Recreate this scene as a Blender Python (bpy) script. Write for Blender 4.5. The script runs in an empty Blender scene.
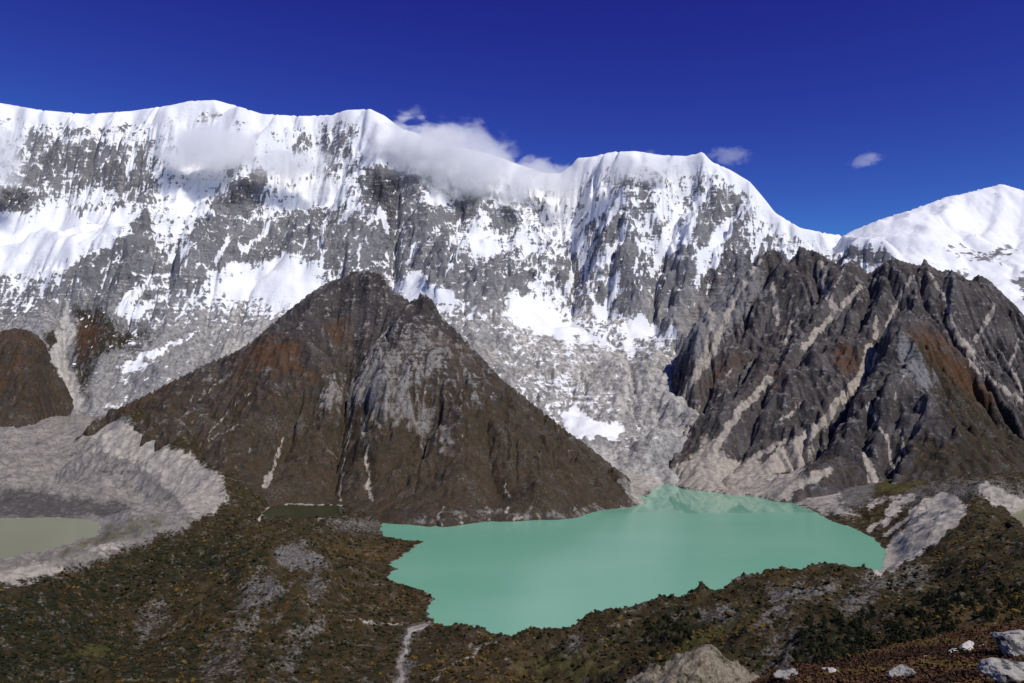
import bpy, math, random
import numpy as np
from mathutils import Vector

random.seed(7)
RNG = np.random.default_rng(11)
sc = bpy.context.scene
COL = sc.collection
R = math.radians

# ------------------------------------------------------------------ camera
LENS, W, H = 28.0, 1024, 683
F = W * LENS / 36.0
PITCH = R(4.17)
CH = 350.0                                   # camera height above the lake (metres)
CP, SP = math.cos(PITCH), math.sin(PITCH)

def at(px, py, Y):
    """world point on the sight line of a photo position, Y metres away"""
    u, v = (px - 512.0) / F, (341.5 - py) / F
    k = Y / (CP - v * SP)
    return np.array([u * k, Y + 0.0 * u, CH + (SP + v * CP) * k])

def atz(px, py, z):
    u, v = (px - 512.0) / F, (341.5 - py) / F
    k = (z - CH) / (SP + v * CP)
    return np.array([u * k, (CP - v * SP) * k, z])

def proj(x, y, z):
    d = y * CP + (z - CH) * SP
    v = (-y * SP + (z - CH) * CP)
    d = np.maximum(d, 1e-3)
    return 512.0 + F * x / d, 341.5 - F * v / d

# ------------------------------------------------------------------ numpy noise
def _hash(ix, iy, seed):
    h = (ix.astype(np.int64) * 374761393 + iy.astype(np.int64) * 668265263 + seed * 974634777) & 0xFFFFFFFF
    h = ((h ^ (h >> 13)) * 1274126177) & 0xFFFFFFFF
    h = h ^ (h >> 16)
    return h
def perlin(x, y, seed=0):
    x0 = np.floor(x); y0 = np.floor(y)
    fx = x - x0; fy = y - y0
    ix = x0.astype(np.int64); iy = y0.astype(np.int64)
    def g(dx, dy):
        a = (_hash(ix + dx, iy + dy, seed) & 1023).astype(np.float64) * (2 * math.pi / 1024)
        return np.cos(a) * (fx - dx) + np.sin(a) * (fy - dy)
    sx = fx * fx * fx * (fx * (fx * 6 - 15) + 10); sy = fy * fy * fy * (fy * (fy * 6 - 15) + 10)
    a = g(0, 0); b = g(1, 0); c = g(0, 1); d = g(1, 1)
    return 1.5 * ((a + (b - a) * sx) * (1 - sy) + (c + (d - c) * sx) * sy)
def fbm(x, y, oct=5, seed=0, gain=0.5):
    s = np.zeros_like(x); a = 1.0
    for o in range(oct):
        s += a * perlin(x, y, seed + o * 17); a *= gain
        x, y = x * 2.03 + 13.7, y * 2.03 - 7.1
    return s
def ridged(x, y, oct=5, seed=0, gain=0.5):
    s = np.zeros_like(x); a = 1.0; w = 1.0
    for o in range(oct):
        n = 1 - np.abs(perlin(x, y, seed + o * 31)) * 1.3
        n = np.clip(n, 0, 1) ** 2 * w
        s += a * n; w = np.clip(n * 1.6, 0, 1); a *= gain
        x, y = x * 2.05 + 3.1, y * 2.05 + 9.7
    return s
def sstep(a, b, x):
    t = np.clip((x - a) / (b - a), 0, 1)
    return t * t * (3 - 2 * t)

# ------------------------------------------------------------------ interpolation
def tps(P, V, lam=0.0):
    P = np.asarray(P, float); V = np.asarray(V, float); n = len(P)
    d = ((P[:, None] - P[None]) ** 2).sum(-1)
    K = d * np.log(d + 1e-12) * 0.5 + lam * np.eye(n)
    A = np.zeros((n + 3, n + 3)); A[:n, :n] = K
    A[:n, n] = 1; A[:n, n + 1:] = P; A[n, :n] = 1; A[n + 1:, :n] = P.T
    s = np.linalg.solve(A, np.concatenate([V, np.zeros(3)]))
    def f(x, y):
        out = np.empty(x.size); xf = x.ravel(); yf = y.ravel()
        for i in range(0, x.size, 40000):
            a = xf[i:i + 40000]; b = yf[i:i + 40000]
            dd = (a[:, None] - P[:, 0]) ** 2 + (b[:, None] - P[:, 1]) ** 2
            out[i:i + 40000] = (dd * np.log(dd + 1e-12) * 0.5) @ s[:n] + s[n] + s[n + 1] * a + s[n + 2] * b
        return out.reshape(x.shape)
    return f

def seg_dist(px, py, pts, closed=False):
    """distance to a polyline and the running parameter 0..1 along it"""
    best = np.full(px.shape, 1e9); tt = np.zeros(px.shape)
    pts = [tuple(map(float, p[:2])) for p in pts]
    if closed: pts = pts + [pts[0]]
    n = len(pts) - 1
    for i in range(n):
        (ax, ay), (bx, by) = pts[i], pts[i + 1]
        dx, dy = bx - ax, by - ay
        t = np.clip(((px - ax) * dx + (py - ay) * dy) / (dx * dx + dy * dy + 1e-9), 0, 1)
        d = np.hypot(px - ax - t * dx, py - ay - t * dy)
        m = d < best
        best = np.where(m, d, best); tt = np.where(m, (i + t) / n, tt)
    return best, tt
def inside(px, py, pts):
    c = np.zeros(px.shape, bool); j = len(pts) - 1
    for i in range(len(pts)):
        xi, yi = pts[i][:2]; xj, yj = pts[j][:2]
        if yi != yj:
            c ^= ((yi > py) != (yj > py)) & (px < (xj - xi) * (py - yi) / (yj - yi) + xi)
        j = i
    return c

class Marks:
    """ground-cover and painted shade masks laid out over a surface by patches and strips"""
    def __init__(s, px, py, warp=4.0, sc=18.0, seed=5):
        s.shape = px.shape
        px = px.ravel(); py = py.ravel()
        s.px = px + warp * fbm(px / sc, py / sc, 4, seed, .6)
        s.py = py + warp * fbm(px / sc + 50, py / sc, 4, seed + 9, .6)
    def poly(s, m, pts, v=1.0, soft=4.0):
        a = np.array([p[:2] for p in pts], float); e = soft * 1.5 + 2
        k = np.nonzero((s.px > a[:, 0].min() - e) & (s.px < a[:, 0].max() + e) & (s.py > a[:, 1].min() - e) & (s.py < a[:, 1].max() + e))[0]
        if len(k) == 0: return
        d, _ = seg_dist(s.px[k], s.py[k], pts, True)
        d = np.where(inside(s.px[k], s.py[k], pts), -d, d)
        w = 1 - sstep(-soft * 1.5, soft * 1.5, d)
        mr = m.reshape(-1); mr[k] = mr[k] * (1 - w) + v * w
    def line(s, m, pts, w0, w1, v=1.0, soft=2.0):
        a = np.array([p[:2] for p in pts], float); e = max(w0, w1) + soft + 2
        k = np.nonzero((s.px > a[:, 0].min() - e) & (s.px < a[:, 0].max() + e) & (s.py > a[:, 1].min() - e) & (s.py < a[:, 1].max() + e))[0]
        if len(k) == 0: return
        d, t = seg_dist(s.px[k], s.py[k], pts)
        w = (1 - sstep(-soft, soft, d - (w0 + (w1 - w0) * t)))
        mr = m.reshape(-1); mr[k] = mr[k] * (1 - w) + v * w
    def field(s, pts, rad):
        """smooth field through hand-set values (x, y, v)"""
        p = np.array(pts, float); num = np.zeros(s.px.shape); den = np.full(s.px.shape, 1e-9)
        for x, y, v in p:
            w = np.exp(-(((s.px - x) / rad[0]) ** 2 + ((s.py - y) / rad[1]) ** 2)) + 1e-7 / (1 + ((s.px - x) / rad[0]) ** 2 + ((s.py - y) / rad[1]) ** 2)
            num += w * v; den += w
        return (num / den).reshape(s.shape)

# ------------------------------------------------------------------ erosion
def erode(h, dx, K, iters, m=0.5, talus=None):
    ny, nx = h.shape
    idx = np.arange(ny * nx).reshape(ny, nx)
    offs = [(-1, 0, 1.), (1, 0, 1.), (0, -1, 1.), (0, 1, 1.), (-1, -1, 1.414), (-1, 1, 1.414), (1, -1, 1.414), (1, 1, 1.414)]
    for it in range(iters):
        hp = np.pad(h, 1, mode='edge'); ip = np.pad(idx, 1, mode='edge')
        best = np.zeros_like(h); rec = idx.copy(); dist = np.ones_like(h)
        for oy, ox, L in offs:
            hn = hp[1 + oy:1 + oy + ny, 1 + ox:1 + ox + nx]
            s = (h - hn) / L
            k = s > best
            best = np.where(k, s, best); rec = np.where(k, ip[1 + oy:1 + oy + ny, 1 + ox:1 + ox + nx], rec); dist = np.where(k, L, dist)
        order = np.argsort(-h, axis=None, kind='stable').tolist()
        r = rec.ravel().tolist(); A = [1.0] * (ny * nx)
        for i in order:
            j = r[i]
            if j != i: A[j] += A[i]
        Aa = np.array(A)
        f = (K * (Aa * dx * dx) ** m / (dist.ravel() * dx)).tolist()
        hl = h.ravel().tolist()
        for i in reversed(order):
            j = r[i]
            if j != i and hl[j] < hl[i]: hl[i] = (hl[i] + f[i] * hl[j]) / (1 + f[i])
        h = np.array(hl).reshape(ny, nx)
        # a little creep keeps ribs from turning into needles
        hp = np.pad(h, 1, mode='edge')
        h = h * .86 + .035 * (hp[:-2, 1:-1] + hp[2:, 1:-1] + hp[1:-1, :-2] + hp[1:-1, 2:])
    return h, Aa.reshape(ny, nx)

def upsample(a, ny, nx):
    sy, sx = a.shape
    y = np.linspace(0, sy - 1, ny); x = np.linspace(0, sx - 1, nx)
    y0 = np.minimum(y.astype(int), sy - 2); x0 = np.minimum(x.astype(int), sx - 2)
    fy = (y - y0)[:, None]; fx = (x - x0)[None]
    fy = fy * fy * (3 - 2 * fy) * .5 + fy * .5; fx = fx * fx * (3 - 2 * fx) * .5 + fx * .5
    return (a[y0][:, x0] * (1 - fy) * (1 - fx) + a[y0][:, x0 + 1] * (1 - fy) * fx + a[y0 + 1][:, x0] * fy * (1 - fx) + a[y0 + 1][:, x0 + 1] * fy * fx)

def blur(a, n):
    for _ in range(n):
        p = np.pad(a, 1, mode='edge')
        a = (p[:-2, 1:-1] + p[2:, 1:-1] + p[1:-1, :-2] + p[1:-1, 2:] + 2 * a) / 6
    return a

def fit_skyline(X, Y, Z, outline, zlow, sm=7, rounds=4, lo=.35, win=None, clip=(.4, 2.0)):
    """scale the upper part of a massif so that its crest reaches its surveyed heights"""
    ox = np.array([p[0] for p in outline], float); oy = np.array([p[1] for p in outline], float)
    bins = np.arange(ox[0], ox[-1], 2.0)
    for r in range(rounds):
        px, py = proj(X, Y, Z)
        b = ((px - bins[0]) / 2).astype(int)
        ok = (b >= 0) & (b < len(bins)) & (Y > 300)
        top = np.full(len(bins), 1e6); arg_d = np.zeros(len(bins)); zt = np.zeros(len(bins))
        bi = b[ok]; pv = py[ok]; yv = Y[ok]; zv = Z[ok]
        o = np.lexsort((pv, bi)); bi = bi[o]
        first = np.r_[True, bi[1:] != bi[:-1]]
        top[bi[first]] = pv[o][first]; arg_d[bi[first]] = yv[o][first]; zt[bi[first]] = zv[o][first]
        good = top < 1e5
        top = np.interp(bins, bins[good], top[good]); arg_d = np.interp(bins, bins[good], arg_d[good]); zt = np.interp(bins, bins[good], zt[good])
        tgt = np.interp(bins, ox, oy)
        dz = (top - tgt) * arg_d / F
        s = (zt + dz - zlow) / np.maximum(zt - zlow, 30)
        s = np.clip(s, clip[0], clip[1])
        k = np.hanning(sm + 2)[1:-1]; k /= k.sum()
        s = np.convolve(np.pad(s, sm // 2, mode='edge'), k, 'valid')
        zt = np.convolve(np.pad(zt, 10, mode='edge'), np.ones(21) / 21, 'valid')
        sv = np.interp(px.ravel(), bins, s).reshape(Z.shape)
        zc = np.interp(px.ravel(), bins, zt).reshape(Z.shape)
        w = sstep(lo, 1.0, (Z - zlow) / np.maximum(zc - zlow, 30))
        if win is not None: w = w * sstep(win[0] - 15, win[0], px) * (1 - sstep(win[1], win[1] + 15, px))
        Z = np.where(Z > zlow, zlow + (Z - zlow) * (1 + (sv - 1) * w), Z)
    return Z

# ------------------------------------------------------------------ mesh + object helpers
def grid_mesh(name, X, Y, Z, mat, attrs=None, keep=None):
    ny, nx = X.shape
    co = np.stack([X, Y, Z], -1).reshape(-1, 3).astype(np.float32)
    i = np.arange(ny * nx).reshape(ny, nx)
    q = np.stack([i[:-1, :-1], i[:-1, 1:], i[1:, 1:], i[1:, :-1]], -1).reshape(-1, 4)
    if keep is not None:
        kq = keep.reshape(-1)[q].any(1); q = q[kq]
        used = np.zeros(ny * nx, bool); used[q.ravel()] = True
        remap = np.cumsum(used) - 1; q = remap[q]; co = co[used]
    else: used = slice(None)
    me = bpy.data.meshes.new(name)
    me.vertices.add(len(co)); me.vertices.foreach_set('co', co.ravel())
    me.loops.add(q.size); me.loops.foreach_set('vertex_index', q.ravel().astype(np.int32))
    me.polygons.add(len(q)); me.polygons.foreach_set('loop_start', (np.arange(len(q)) * 4).astype(np.int32))
    me.polygons.foreach_set('use_smooth', np.ones(len(q), bool))
    for k, a in (attrs or {}).items():
        at_ = me.attributes.new(k, 'FLOAT', 'POINT'); at_.data.foreach_set('value', a.reshape(-1)[used].astype(np.float32))
    me.update(calc_edges=True); me.validate()
    me.materials.append(mat)
    o = bpy.data.objects.new(name, me); COL.objects.link(o)
    return o
def tri_mesh(name, co, tris, mat, smooth=False, attrs=None, link=True):
    me = bpy.data.meshes.new(name)
    co = np.asarray(co, np.float32); tris = np.asarray(tris, np.int32)
    me.vertices.add(len(co)); me.vertices.foreach_set('co', co.ravel())
    me.loops.add(tris.size); me.loops.foreach_set('vertex_index', tris.ravel())
    k = tris.shape[1]
    me.polygons.add(len(tris)); me.polygons.foreach_set('loop_start', (np.arange(len(tris)) * k).astype(np.int32))
    me.polygons.foreach_set('use_smooth', np.full(len(tris), smooth))
    for kk, a in (attrs or {}).items():
        t = me.attributes.new(kk, 'FLOAT', 'POINT'); t.data.foreach_set('value', np.asarray(a, np.float32))
    me.update(calc_edges=True)
    if mat: me.materials.append(mat)
    if not link: return me
    o = bpy.data.objects.new(name, me); COL.objects.link(o)
    return o
def tag(o, label=None, cat=None, group=None, kind=None):
    if label: o['label'] = label
    if cat: o['category'] = cat
    if group: o['group'] = group
    if kind: o['kind'] = kind
    return o

# ------------------------------------------------------------------ materials
class N:
    def __init__(s, name):
        s.m = bpy.data.materials.new(name); s.m.use_nodes = True
        s.t = s.m.node_tree; s.t.nodes.clear()
        s.out = s.n('ShaderNodeOutputMaterial')
    def n(s, t, **kw):
        x = s.t.nodes.new(t)
        for k, v in kw.items(): setattr(x, k, v)
        return x
    def l(s, a, b): s.t.links.new(a, b)
    def val(s, sock, v):
        if hasattr(v, 'is_linked') or hasattr(v, 'node'): s.l(v, sock)
        else: sock.default_value = v
    def coord(s, which='Object'):
        return s.n('ShaderNodeTexCoord').outputs[which]
    def mapping(s, vec, scale=(1, 1, 1), rot=(0, 0, 0)):
        m = s.n('ShaderNodeMapping'); s.l(vec, m.inputs['Vector'])
        m.inputs['Scale'].default_value = scale; m.inputs['Rotation'].default_value = rot
        return m.outputs[0]
    def noise(s, vec, scale, detail=6, rough=.6, dist=0.0, lac=2.0):
        n = s.n('ShaderNodeTexNoise'); s.l(vec, n.inputs['Vector'])
        n.inputs['Scale'].default_value = scale; n.inputs['Detail'].default_value = detail
        n.inputs['Roughness'].default_value = rough; n.inputs['Distortion'].default_value = dist
        n.inputs['Lacunarity'].default_value = lac
        return n.outputs['Fac']
    def math(s, op, a, b=0.0, clamp=False):
        m = s.n('ShaderNodeMath', operation=op, use_clamp=clamp)
        s.val(m.inputs[0], a); s.val(m.inputs[1], b)
        return m.outputs[0]
    def mr(s, v, a, b, c=0.0, d=1.0, smooth=True):
        m = s.n('ShaderNodeMapRange', interpolation_type='SMOOTHSTEP' if smooth else 'LINEAR')
        s.l(v, m.inputs['Value'])
        for k, q in zip(('From Min', 'From Max', 'To Min', 'To Max'), (a, b, c, d)): m.inputs[k].default_value = q
        return m.outputs[0]
    def mix(s, f, a, b):
        m = s.n('ShaderNodeMix', data_type='RGBA'); m.clamp_factor = True
        s.val(m.inputs[0], f); s.val(m.inputs[6], a if not isinstance(a, tuple) else (*a, 1)); s.val(m.inputs[7], b if not isinstance(b, tuple) else (*b, 1))
        return m.outputs[2]
    def attr(s, name):
        a = s.n('ShaderNodeAttribute', attribute_name=name); return a.outputs['Fac']
    def bump(s, h, strength, dist):
        b = s.n('ShaderNodeBump'); s.l(h, b.inputs['Height']); s.val(b.inputs['Strength'], strength); b.inputs['Distance'].default_value = dist
        return b.outputs[0]
    def pbr(s, col, rough=.9, normal=None, spec=.2):
        p = s.n('ShaderNodeBsdfPrincipled'); s.val(p.inputs['Base Color'], col if not isinstance(col, tuple) else (*col, 1))
        s.val(p.inputs['Roughness'], rough); p.inputs['Specular IOR Level'].default_value = spec
        if normal is not None: s.l(normal, p.inputs['Normal'])
        s.l(p.outputs[0], s.out.inputs['Surface'])
        return p

def mountain_mat(name, rock, vegc=((.05, .036, .022), (.035, .032, .018)), palec=((.30, .265, .225), (.42, .37, .31)),
                 ochrec=((.13, .058, .022), (.09, .045, .02)), darkc=(.022, .022, .026), greyc=((.15, .145, .145), (.24, .23, .225)), big=.006, fine=.06, bump_d=9.0, fleck=.55, snowcol=((.80, .80, .80), (.86, .86, .86))):
    """rock with snow, pale scree, rust moss, low plants; the masks ride on the mesh"""
    s = N(name); v = s.coord()
    nb = s.noise(v, big, 9, .62)
    nf = s.noise(v, fine, 8, .68)
    st = s.noise(s.mapping(v, (.05, .05, .012)), 1.0, 6, .6)
    hs = s.noise(s.mapping(v, (.006, .006, .06), (0.06, 0.1, 0)), 1.0, 5, .65)
    a = s.mix(s.mr(nb, .38, .62), rock[0], rock[1])
    a = s.mix(s.math('MULTIPLY', s.mr(nf, .45, .72), .6), a, rock[2])
    a = s.mix(s.math('MULTIPLY', s.mr(st, .5, .72), .5), a, rock[0])
    def thresh(m, n, amp, w):
        return s.mr(s.math('ADD', m, s.math('MULTIPLY', s.math('SUBTRACT', n, .5), amp)), .5 - w, .5 + w)
    a = s.mix(thresh(s.attr('dark'), nf, 2.4, .25), a, darkc)
    gc = s.mix(s.mr(nf, .35, .65), greyc[0], greyc[1])
    a = s.mix(thresh(s.attr('grey'), s.math('ADD', s.math('MULTIPLY', nf, .55), s.math('MULTIPLY', hs, .45)), 2.8, .16), a, gc)
    vg = s.mix(s.mr(s.noise(v, fine * .6, 6, .7), .4, .62), vegc[0], vegc[1])
    a = s.mix(thresh(s.attr('veg'), s.math('ADD', s.math('MULTIPLY', nf, .5), s.math('MULTIPLY', st, .5)), 3.4, .25), a, vg)
    oc = s.mix(s.mr(nb, .4, .6), ochrec[0], ochrec[1])
    a = s.mix(s.math('MULTIPLY', thresh(s.attr('ochre'), nf, 3.2, .4), .75), a, oc)
    vf = s.noise(v, fine * 2.6, 6, .72)
    a = s.mix(s.math('MULTIPLY', s.mr(s.math('ADD', s.math('MULTIPLY', vf, .6), s.math('MULTIPLY', nb, .4)), .54, .63), fleck), a, greyc[0])
    a = s.mix(s.math('MULTIPLY', s.mr(vf, .46, .36), fleck * .8), a, darkc)
    pc = s.mix(s.mr(nf, .35, .65), palec[0], palec[1])
    pc = s.mix(s.math('MULTIPLY', s.mr(st, .52, .75), .5), pc, greyc[0])
    pm = thresh(s.attr('pale'), s.math('ADD', s.math('MULTIPLY', nf, .5), s.math('MULTIPLY', st, .5)), 3.0, .25)
    a = s.mix(pm, a, pc)
    sn = s.math('ADD', s.math('MULTIPLY', nf, .6), s.math('MULTIPLY', hs, .4))
    sm = thresh(s.attr('snow'), sn, 2.3, .09)
    a = s.mix(sm, a, s.mix(s.mr(nb, .3, .7), (.80, .80, .80), (.86, .86, .86)))
    hsum = s.math('ADD', s.math('MULTIPLY', nf, .7), s.math('MULTIPLY', hs, .35))
    nrm = s.bump(hsum, s.math('SUBTRACT', .95, s.math('ADD', s.math('MULTIPLY', sm, .60), s.math('MULTIPLY', pm, .15))), bump_d)
    s.pbr(a, s.math('SUBTRACT', .95, s.math('MULTIPLY', sm, .3)), nrm, .15)
    return s.m

WALL_ROCK = ((.16, .157, .163), (.26, .255, .256), (.40, .39, .38))
DARK_ROCK = ((.05, .044, .042), (.092, .08, .074), (.16, .144, .137))
MAT_WALL = mountain_mat('snow_wall_rock', WALL_ROCK, darkc=(.05, .05, .06), greyc=((.21, .20, .192), (.44, .42, .39)), palec=((.36, .335, .30), (.56, .53, .475)), big=.004, fine=.035, bump_d=30)
PALE2 = ((.27, .235, .192), (.44, .385, .32))
MAT_DARK = mountain_mat('dark_ridge_rock', DARK_ROCK, palec=PALE2, big=.008, fine=.05, bump_d=12, fleck=.7)
MAT_PYR = mountain_mat('pyramid_rock', ((.042, .037, .036), (.08, .068, .063), (.14, .127, .12)), greyc=((.16, .146, .13), (.36, .33, .295)), fleck=.85, bump_d=13, palec=PALE2, vegc=((.075, .051, .031), (.046, .037, .021)), big=.01, fine=.07)
MAT_DOME = mountain_mat('dome_snow', WALL_ROCK, big=.002, fine=.015, bump_d=25)

# ------------------------------------------------------------------ mountains
def plan_grid(x0, x1, y0, y1, d):
    xs = np.arange(x0, x1 + d, d); ys = np.arange(y0, y1 + d, d)
    return np.meshgrid(xs, ys)

def massif(ctrl, ext, cell, outline, amp, K1, it1, K2, it2, zlow, warp=0., seed=1, sm=7, lo=.35, behind=(), extra=(), win=None, cut=True, fine_amp=6., lines=(), terr=(0., 70., .1), crag=0., smooth_crest=0., apron=None, snowfill=None):
    P = [at(*c) for c in ctrl] + [np.array(e, float) for e in extra]
    for (px, py, Y) in behind:
        p = at(px, py, Y); L = math.hypot(p[0], p[1])
        for dd, dz in ((450, 420), (1100, 1050)):
            P.append(np.array([p[0] * (1 + dd / L), p[1] * (1 + dd / L), max(p[2] - dz, -300)]))
    P = np.array(P)
    f = tps(P[:, :2] / 1000, P[:, 2], 1e-5)
    Xc, Yc = plan_grid(*ext, cell * 2)
    wx = warp * fbm(Xc / 700, Yc / 700, 3, seed + 70); wy = warp * fbm(Xc / 700 + 9, Yc / 700, 3, seed + 80)
    Z = f((Xc + wx) / 1000, (Yc + wy) / 1000)
    hgt = np.clip((Z - zlow) / 300, 0, 1)
    Z = Z + hgt * amp * (ridged(Xc / (amp * 9), Yc / (amp * 9), 6, seed, .52) - .75)
    for (pts, w, d) in lines:                       # gullies (d<0) and ribs (d>0) surveyed from the photo
        q = [at(*p)[:2] for p in pts]
        dist, _ = seg_dist(Xc, Yc, q)
        Z = Z + d * np.exp(-(dist / w) ** 2 if abs(d) < 30 else -np.sqrt((dist / w) ** 2 + .03))
    Z, _ = erode(Z, cell * 2, K1, it1)
    X, Y = plan_grid(*ext, cell)
    Z = upsample(Z, *X.shape)
    Z = Z + np.clip((Z - zlow) / 200, 0, 1) * fine_amp * (ridged(X / 70, Y / 70, 5, seed + 3, .55) - .7)
    up = np.clip((Z - zlow) / 200, 0, 1)
    if apron:                                       # gentle debris aprons below the foot of the cliffs
        pa, pb = proj(X, Y, Z)
        da = pb + 5 * fbm(pa / 26, pb / 26, 4, seed + 40, .6) - np.interp(pa, [a_[0] for a_ in apron], [a_[1] for a_ in apron])
        up = up * (1 - .82 * sstep(-6, 14, da))
        Z = Z - 55 * sstep(-8, 6, da) * np.exp(-np.clip(da, 0, 300) / 45) - 12 * sstep(0, 20, da) * (ridged(X / 120, Y / 200, 4, seed + 41) - .7)
    if crag:                                        # broken buttresses at several sizes
        qx, qy = X + 60 * fbm(X / 160, Y / 160, 3, seed + 21), Y + 60 * fbm(X / 160 + 7, Y / 160, 3, seed + 22)
        Z = Z + up * crag * ((ridged(qx / 210, qy / 210, 5, seed + 23, .55) - .8) + .8 * fbm(qx / 110 + qy / 190, qy / 120 - qx / 260, 4, seed + 24, .6))
    if terr[0]:                                     # rock strata: ledges and short cliffs
        T = Z + terr[2] * X + 70 * fbm(X / 420, Y / 420, 4, seed + 25, .5)
        for p_, w_ in ((terr[1], 1.0), (terr[1] * .37, .6)):
            fr = T / p_ - np.floor(T / p_)
            st_ = np.floor(T / p_) + sstep(.3, .95, fr)
            Z = Z + up * terr[0] * w_ * (st_ * p_ - T) * np.clip(.6 + .9 * fbm(X / 240, Y / 240, 3, seed + 26), 0, 1.2)
    Z, A = erode(Z, cell, K2, it2)
    Z = Z + np.clip((Z - zlow) / 200, 0, 1) * fine_amp * .5 * fbm(X / 26, Y / 26, 3, seed + 5, .6)
    Z = fit_skyline(X, Y, Z, outline, zlow, max(61, sm * 4) | 1, 3, lo * .8, win)
    if snowfill is not None:                        # deep snow buries the small relief
        pa, pb = proj(X, Y, Z)
        sf_ = snowfill(pa, pb)
        Z = Z * (1 - sf_) + blur(Z, 16) * sf_ + sf_ * 5 * fbm(X / 80, Y / 80, 3, seed + 44, .5)
    if smooth_crest:                                # wind packed snow rounds off the crest
        px, py = proj(X, Y, Z)
        near = 1 - sstep(smooth_crest * .25, smooth_crest, py - np.interp(px, [o_[0] for o_ in outline], [o_[1] for o_ in outline]))
        Z = Z * (1 - near) + blur(Z, 14) * near
    Z = fit_skyline(X, Y, Z, outline, zlow, 5 if smooth_crest else sm, 5, .86, win, (.93, 1.07))
    px, py = proj(X, Y, Z)
    gx = np.gradient(Z, cell, axis=1); gy = np.gradient(Z, cell, axis=0)
    slope = np.hypot(gx, gy)
    lap = blur(Z, 10) - Z                       # >0 in hollows
    return X, Y, Z, px, py, slope, lap, A, gx, gy

# ---- the big snow wall
WALL_SKY = [(-140, 108), (-60, 100), (0, 103), (40, 110), (85, 114), (130, 111), (170, 105), (188, 101), (215, 100), (240, 107), (262, 114), (300, 116), (330, 115), (345, 110),
            (370, 109), (385, 116), (400, 128), (430, 138), (460, 147), (490, 154), (520, 165), (545, 173), (560, 173), (572, 163), (576, 158), (590, 157), (610, 152), (635, 151), (660, 155), (685, 156), (702, 152),
            (712, 162), (730, 170), (750, 182), (765, 200), (775, 213), (800, 228), (830, 234), (848, 236), (870, 238), (885, 240), (897, 250), (908, 264), (930, 300), (960, 330)]
WALL = [(-140, 108, 6900), (0, 103, 6850), (85, 114, 6850), (200, 100, 6600), (262, 114, 6500), (340, 112, 6350), (380, 112, 6300), (430, 138, 6350), (490, 154, 6450), (545, 173, 6650), (572, 163, 6400),
        (610, 152, 6150), (660, 155, 6000), (702, 152, 5850), (750, 182, 5700), (775, 213, 5600), (830, 234, 5700), (885, 241, 5300), (908, 264, 5100),
        (0, 150, 6500), (60, 150, 6480), (130, 150, 6430), (0, 195, 6330), (60, 197, 6320), (130, 190, 6300), (-100, 200, 6200),
        (0, 240, 5750), (60, 240, 5720), (0, 285, 5150), (80, 280, 5100), (140, 240, 5500), (-120, 300, 5000), (0, 325, 4800), (60, 330, 4750), (-120, 370, 4350), (0, 385, 4380), (55, 390, 4350), (100, 350, 4560),
        (165, 250, 5300), (190, 150, 6250), (200, 200, 5850), (256, 150, 6250), (256, 200, 5950), (256, 250, 5500), (256, 290, 5000), (290, 265, 5250), (320, 200, 5950), (320, 160, 6150), (320, 250, 5400), (310, 300, 4950),
        (250, 325, 4720), (200, 350, 4520), (150, 380, 4320), (100, 408, 4050), (60, 412, 4000), (150, 320, 4780), (120, 290, 4950), (180, 290, 4980),
        (395, 165, 5950), (400, 220, 5550), (430, 270, 5200), (370, 230, 5650), (440, 200, 5950), (480, 240, 5650), (470, 300, 4900), (430, 300, 4850), (400, 300, 4800), (350, 290, 4950),
        (512, 200, 6150), (512, 250, 5650), (512, 290, 5150), (520, 330, 4700), (500, 370, 4350), (540, 400, 4080), (560, 440, 3780), (600, 470, 3500),
        (560, 210, 6250), (576, 250, 5800), (570, 300, 5150), (600, 350, 4650), (600, 400, 4150), (610, 440, 3750), (640, 470, 3480),
        (640, 200, 5750), (640, 250, 5450), (640, 300, 5150), (625, 330, 4880), (652, 360, 4300), (658, 410, 3850), (658, 450, 3540), (676, 380, 4020), (672, 350, 4330),
        (704, 190, 5650), (704, 240, 5400), (704, 290, 5150), (690, 330, 4650), (700, 400, 4050), (768, 240, 5450), (768, 280, 5250), (768, 350, 4800), (850, 255, 5400), (850, 310, 5050), (930, 320, 4850), (740, 210, 5600), (670, 200, 5700)]
wall_lines = []
def wrib(pts, w, d):
    ys = [p[1] for p in pts]
    wall_lines.append(([(x, y, float(wall_depth(x, y))) for x, y in pts], w, d))
_wp = np.array([at(*c) for c in WALL]); _wc = np.array(WALL, float)
_wf = tps(_wc[:, :2] / 100, _wc[:, 2], 1e-3)
def wall_depth(x, y): return _wf(np.array([x / 100.]), np.array([y / 100.]))[0]
# buttresses, and the couloirs between them
wrib([(640, 165), (632, 210), (625, 250), (630, 285), (640, 308)], 120, 190); wrib([(610, 200), (605, 240), (603, 285)], 70, 110); wrib([(702, 158), (712, 200), (703, 250), (682, 295), (670, 328)], 120, 200); wrib([(735, 190), (748, 230), (745, 265)], 100, 150)
wrib([(692, 175), (672, 225), (655, 270), (655, 312)], 60, -130); wrib([(735, 222), (708, 265), (690, 310)], 55, -120); wrib([(618, 265), (610, 292), (604, 315)], 40, -80); wrib([(575, 200), (577, 250), (573, 290)], 80, -110)
wrib([(262, 162), (245, 195), (218, 232), (198, 265), (188, 292)], 110, 190); wrib([(165, 135), (152, 180), (143, 220), (134, 255), (112, 300)], 90, 150); wrib([(120, 240), (100, 270), (80, 300)], 90, 90); wrib([(205, 215), (185, 245), (168, 275)], 60, -90)
wrib([(345, 115), (336, 160), (325, 195), (300, 225), (298, 252)], 100, 120); wrib([(376, 165), (384, 205), (372, 245), (352, 278)], 80, 140); wrib([(399, 170), (397, 225), (392, 285)], 45, -150); wrib([(412, 172), (425, 220), (432, 262), (450, 290), (482, 312)], 120, 190)
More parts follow.
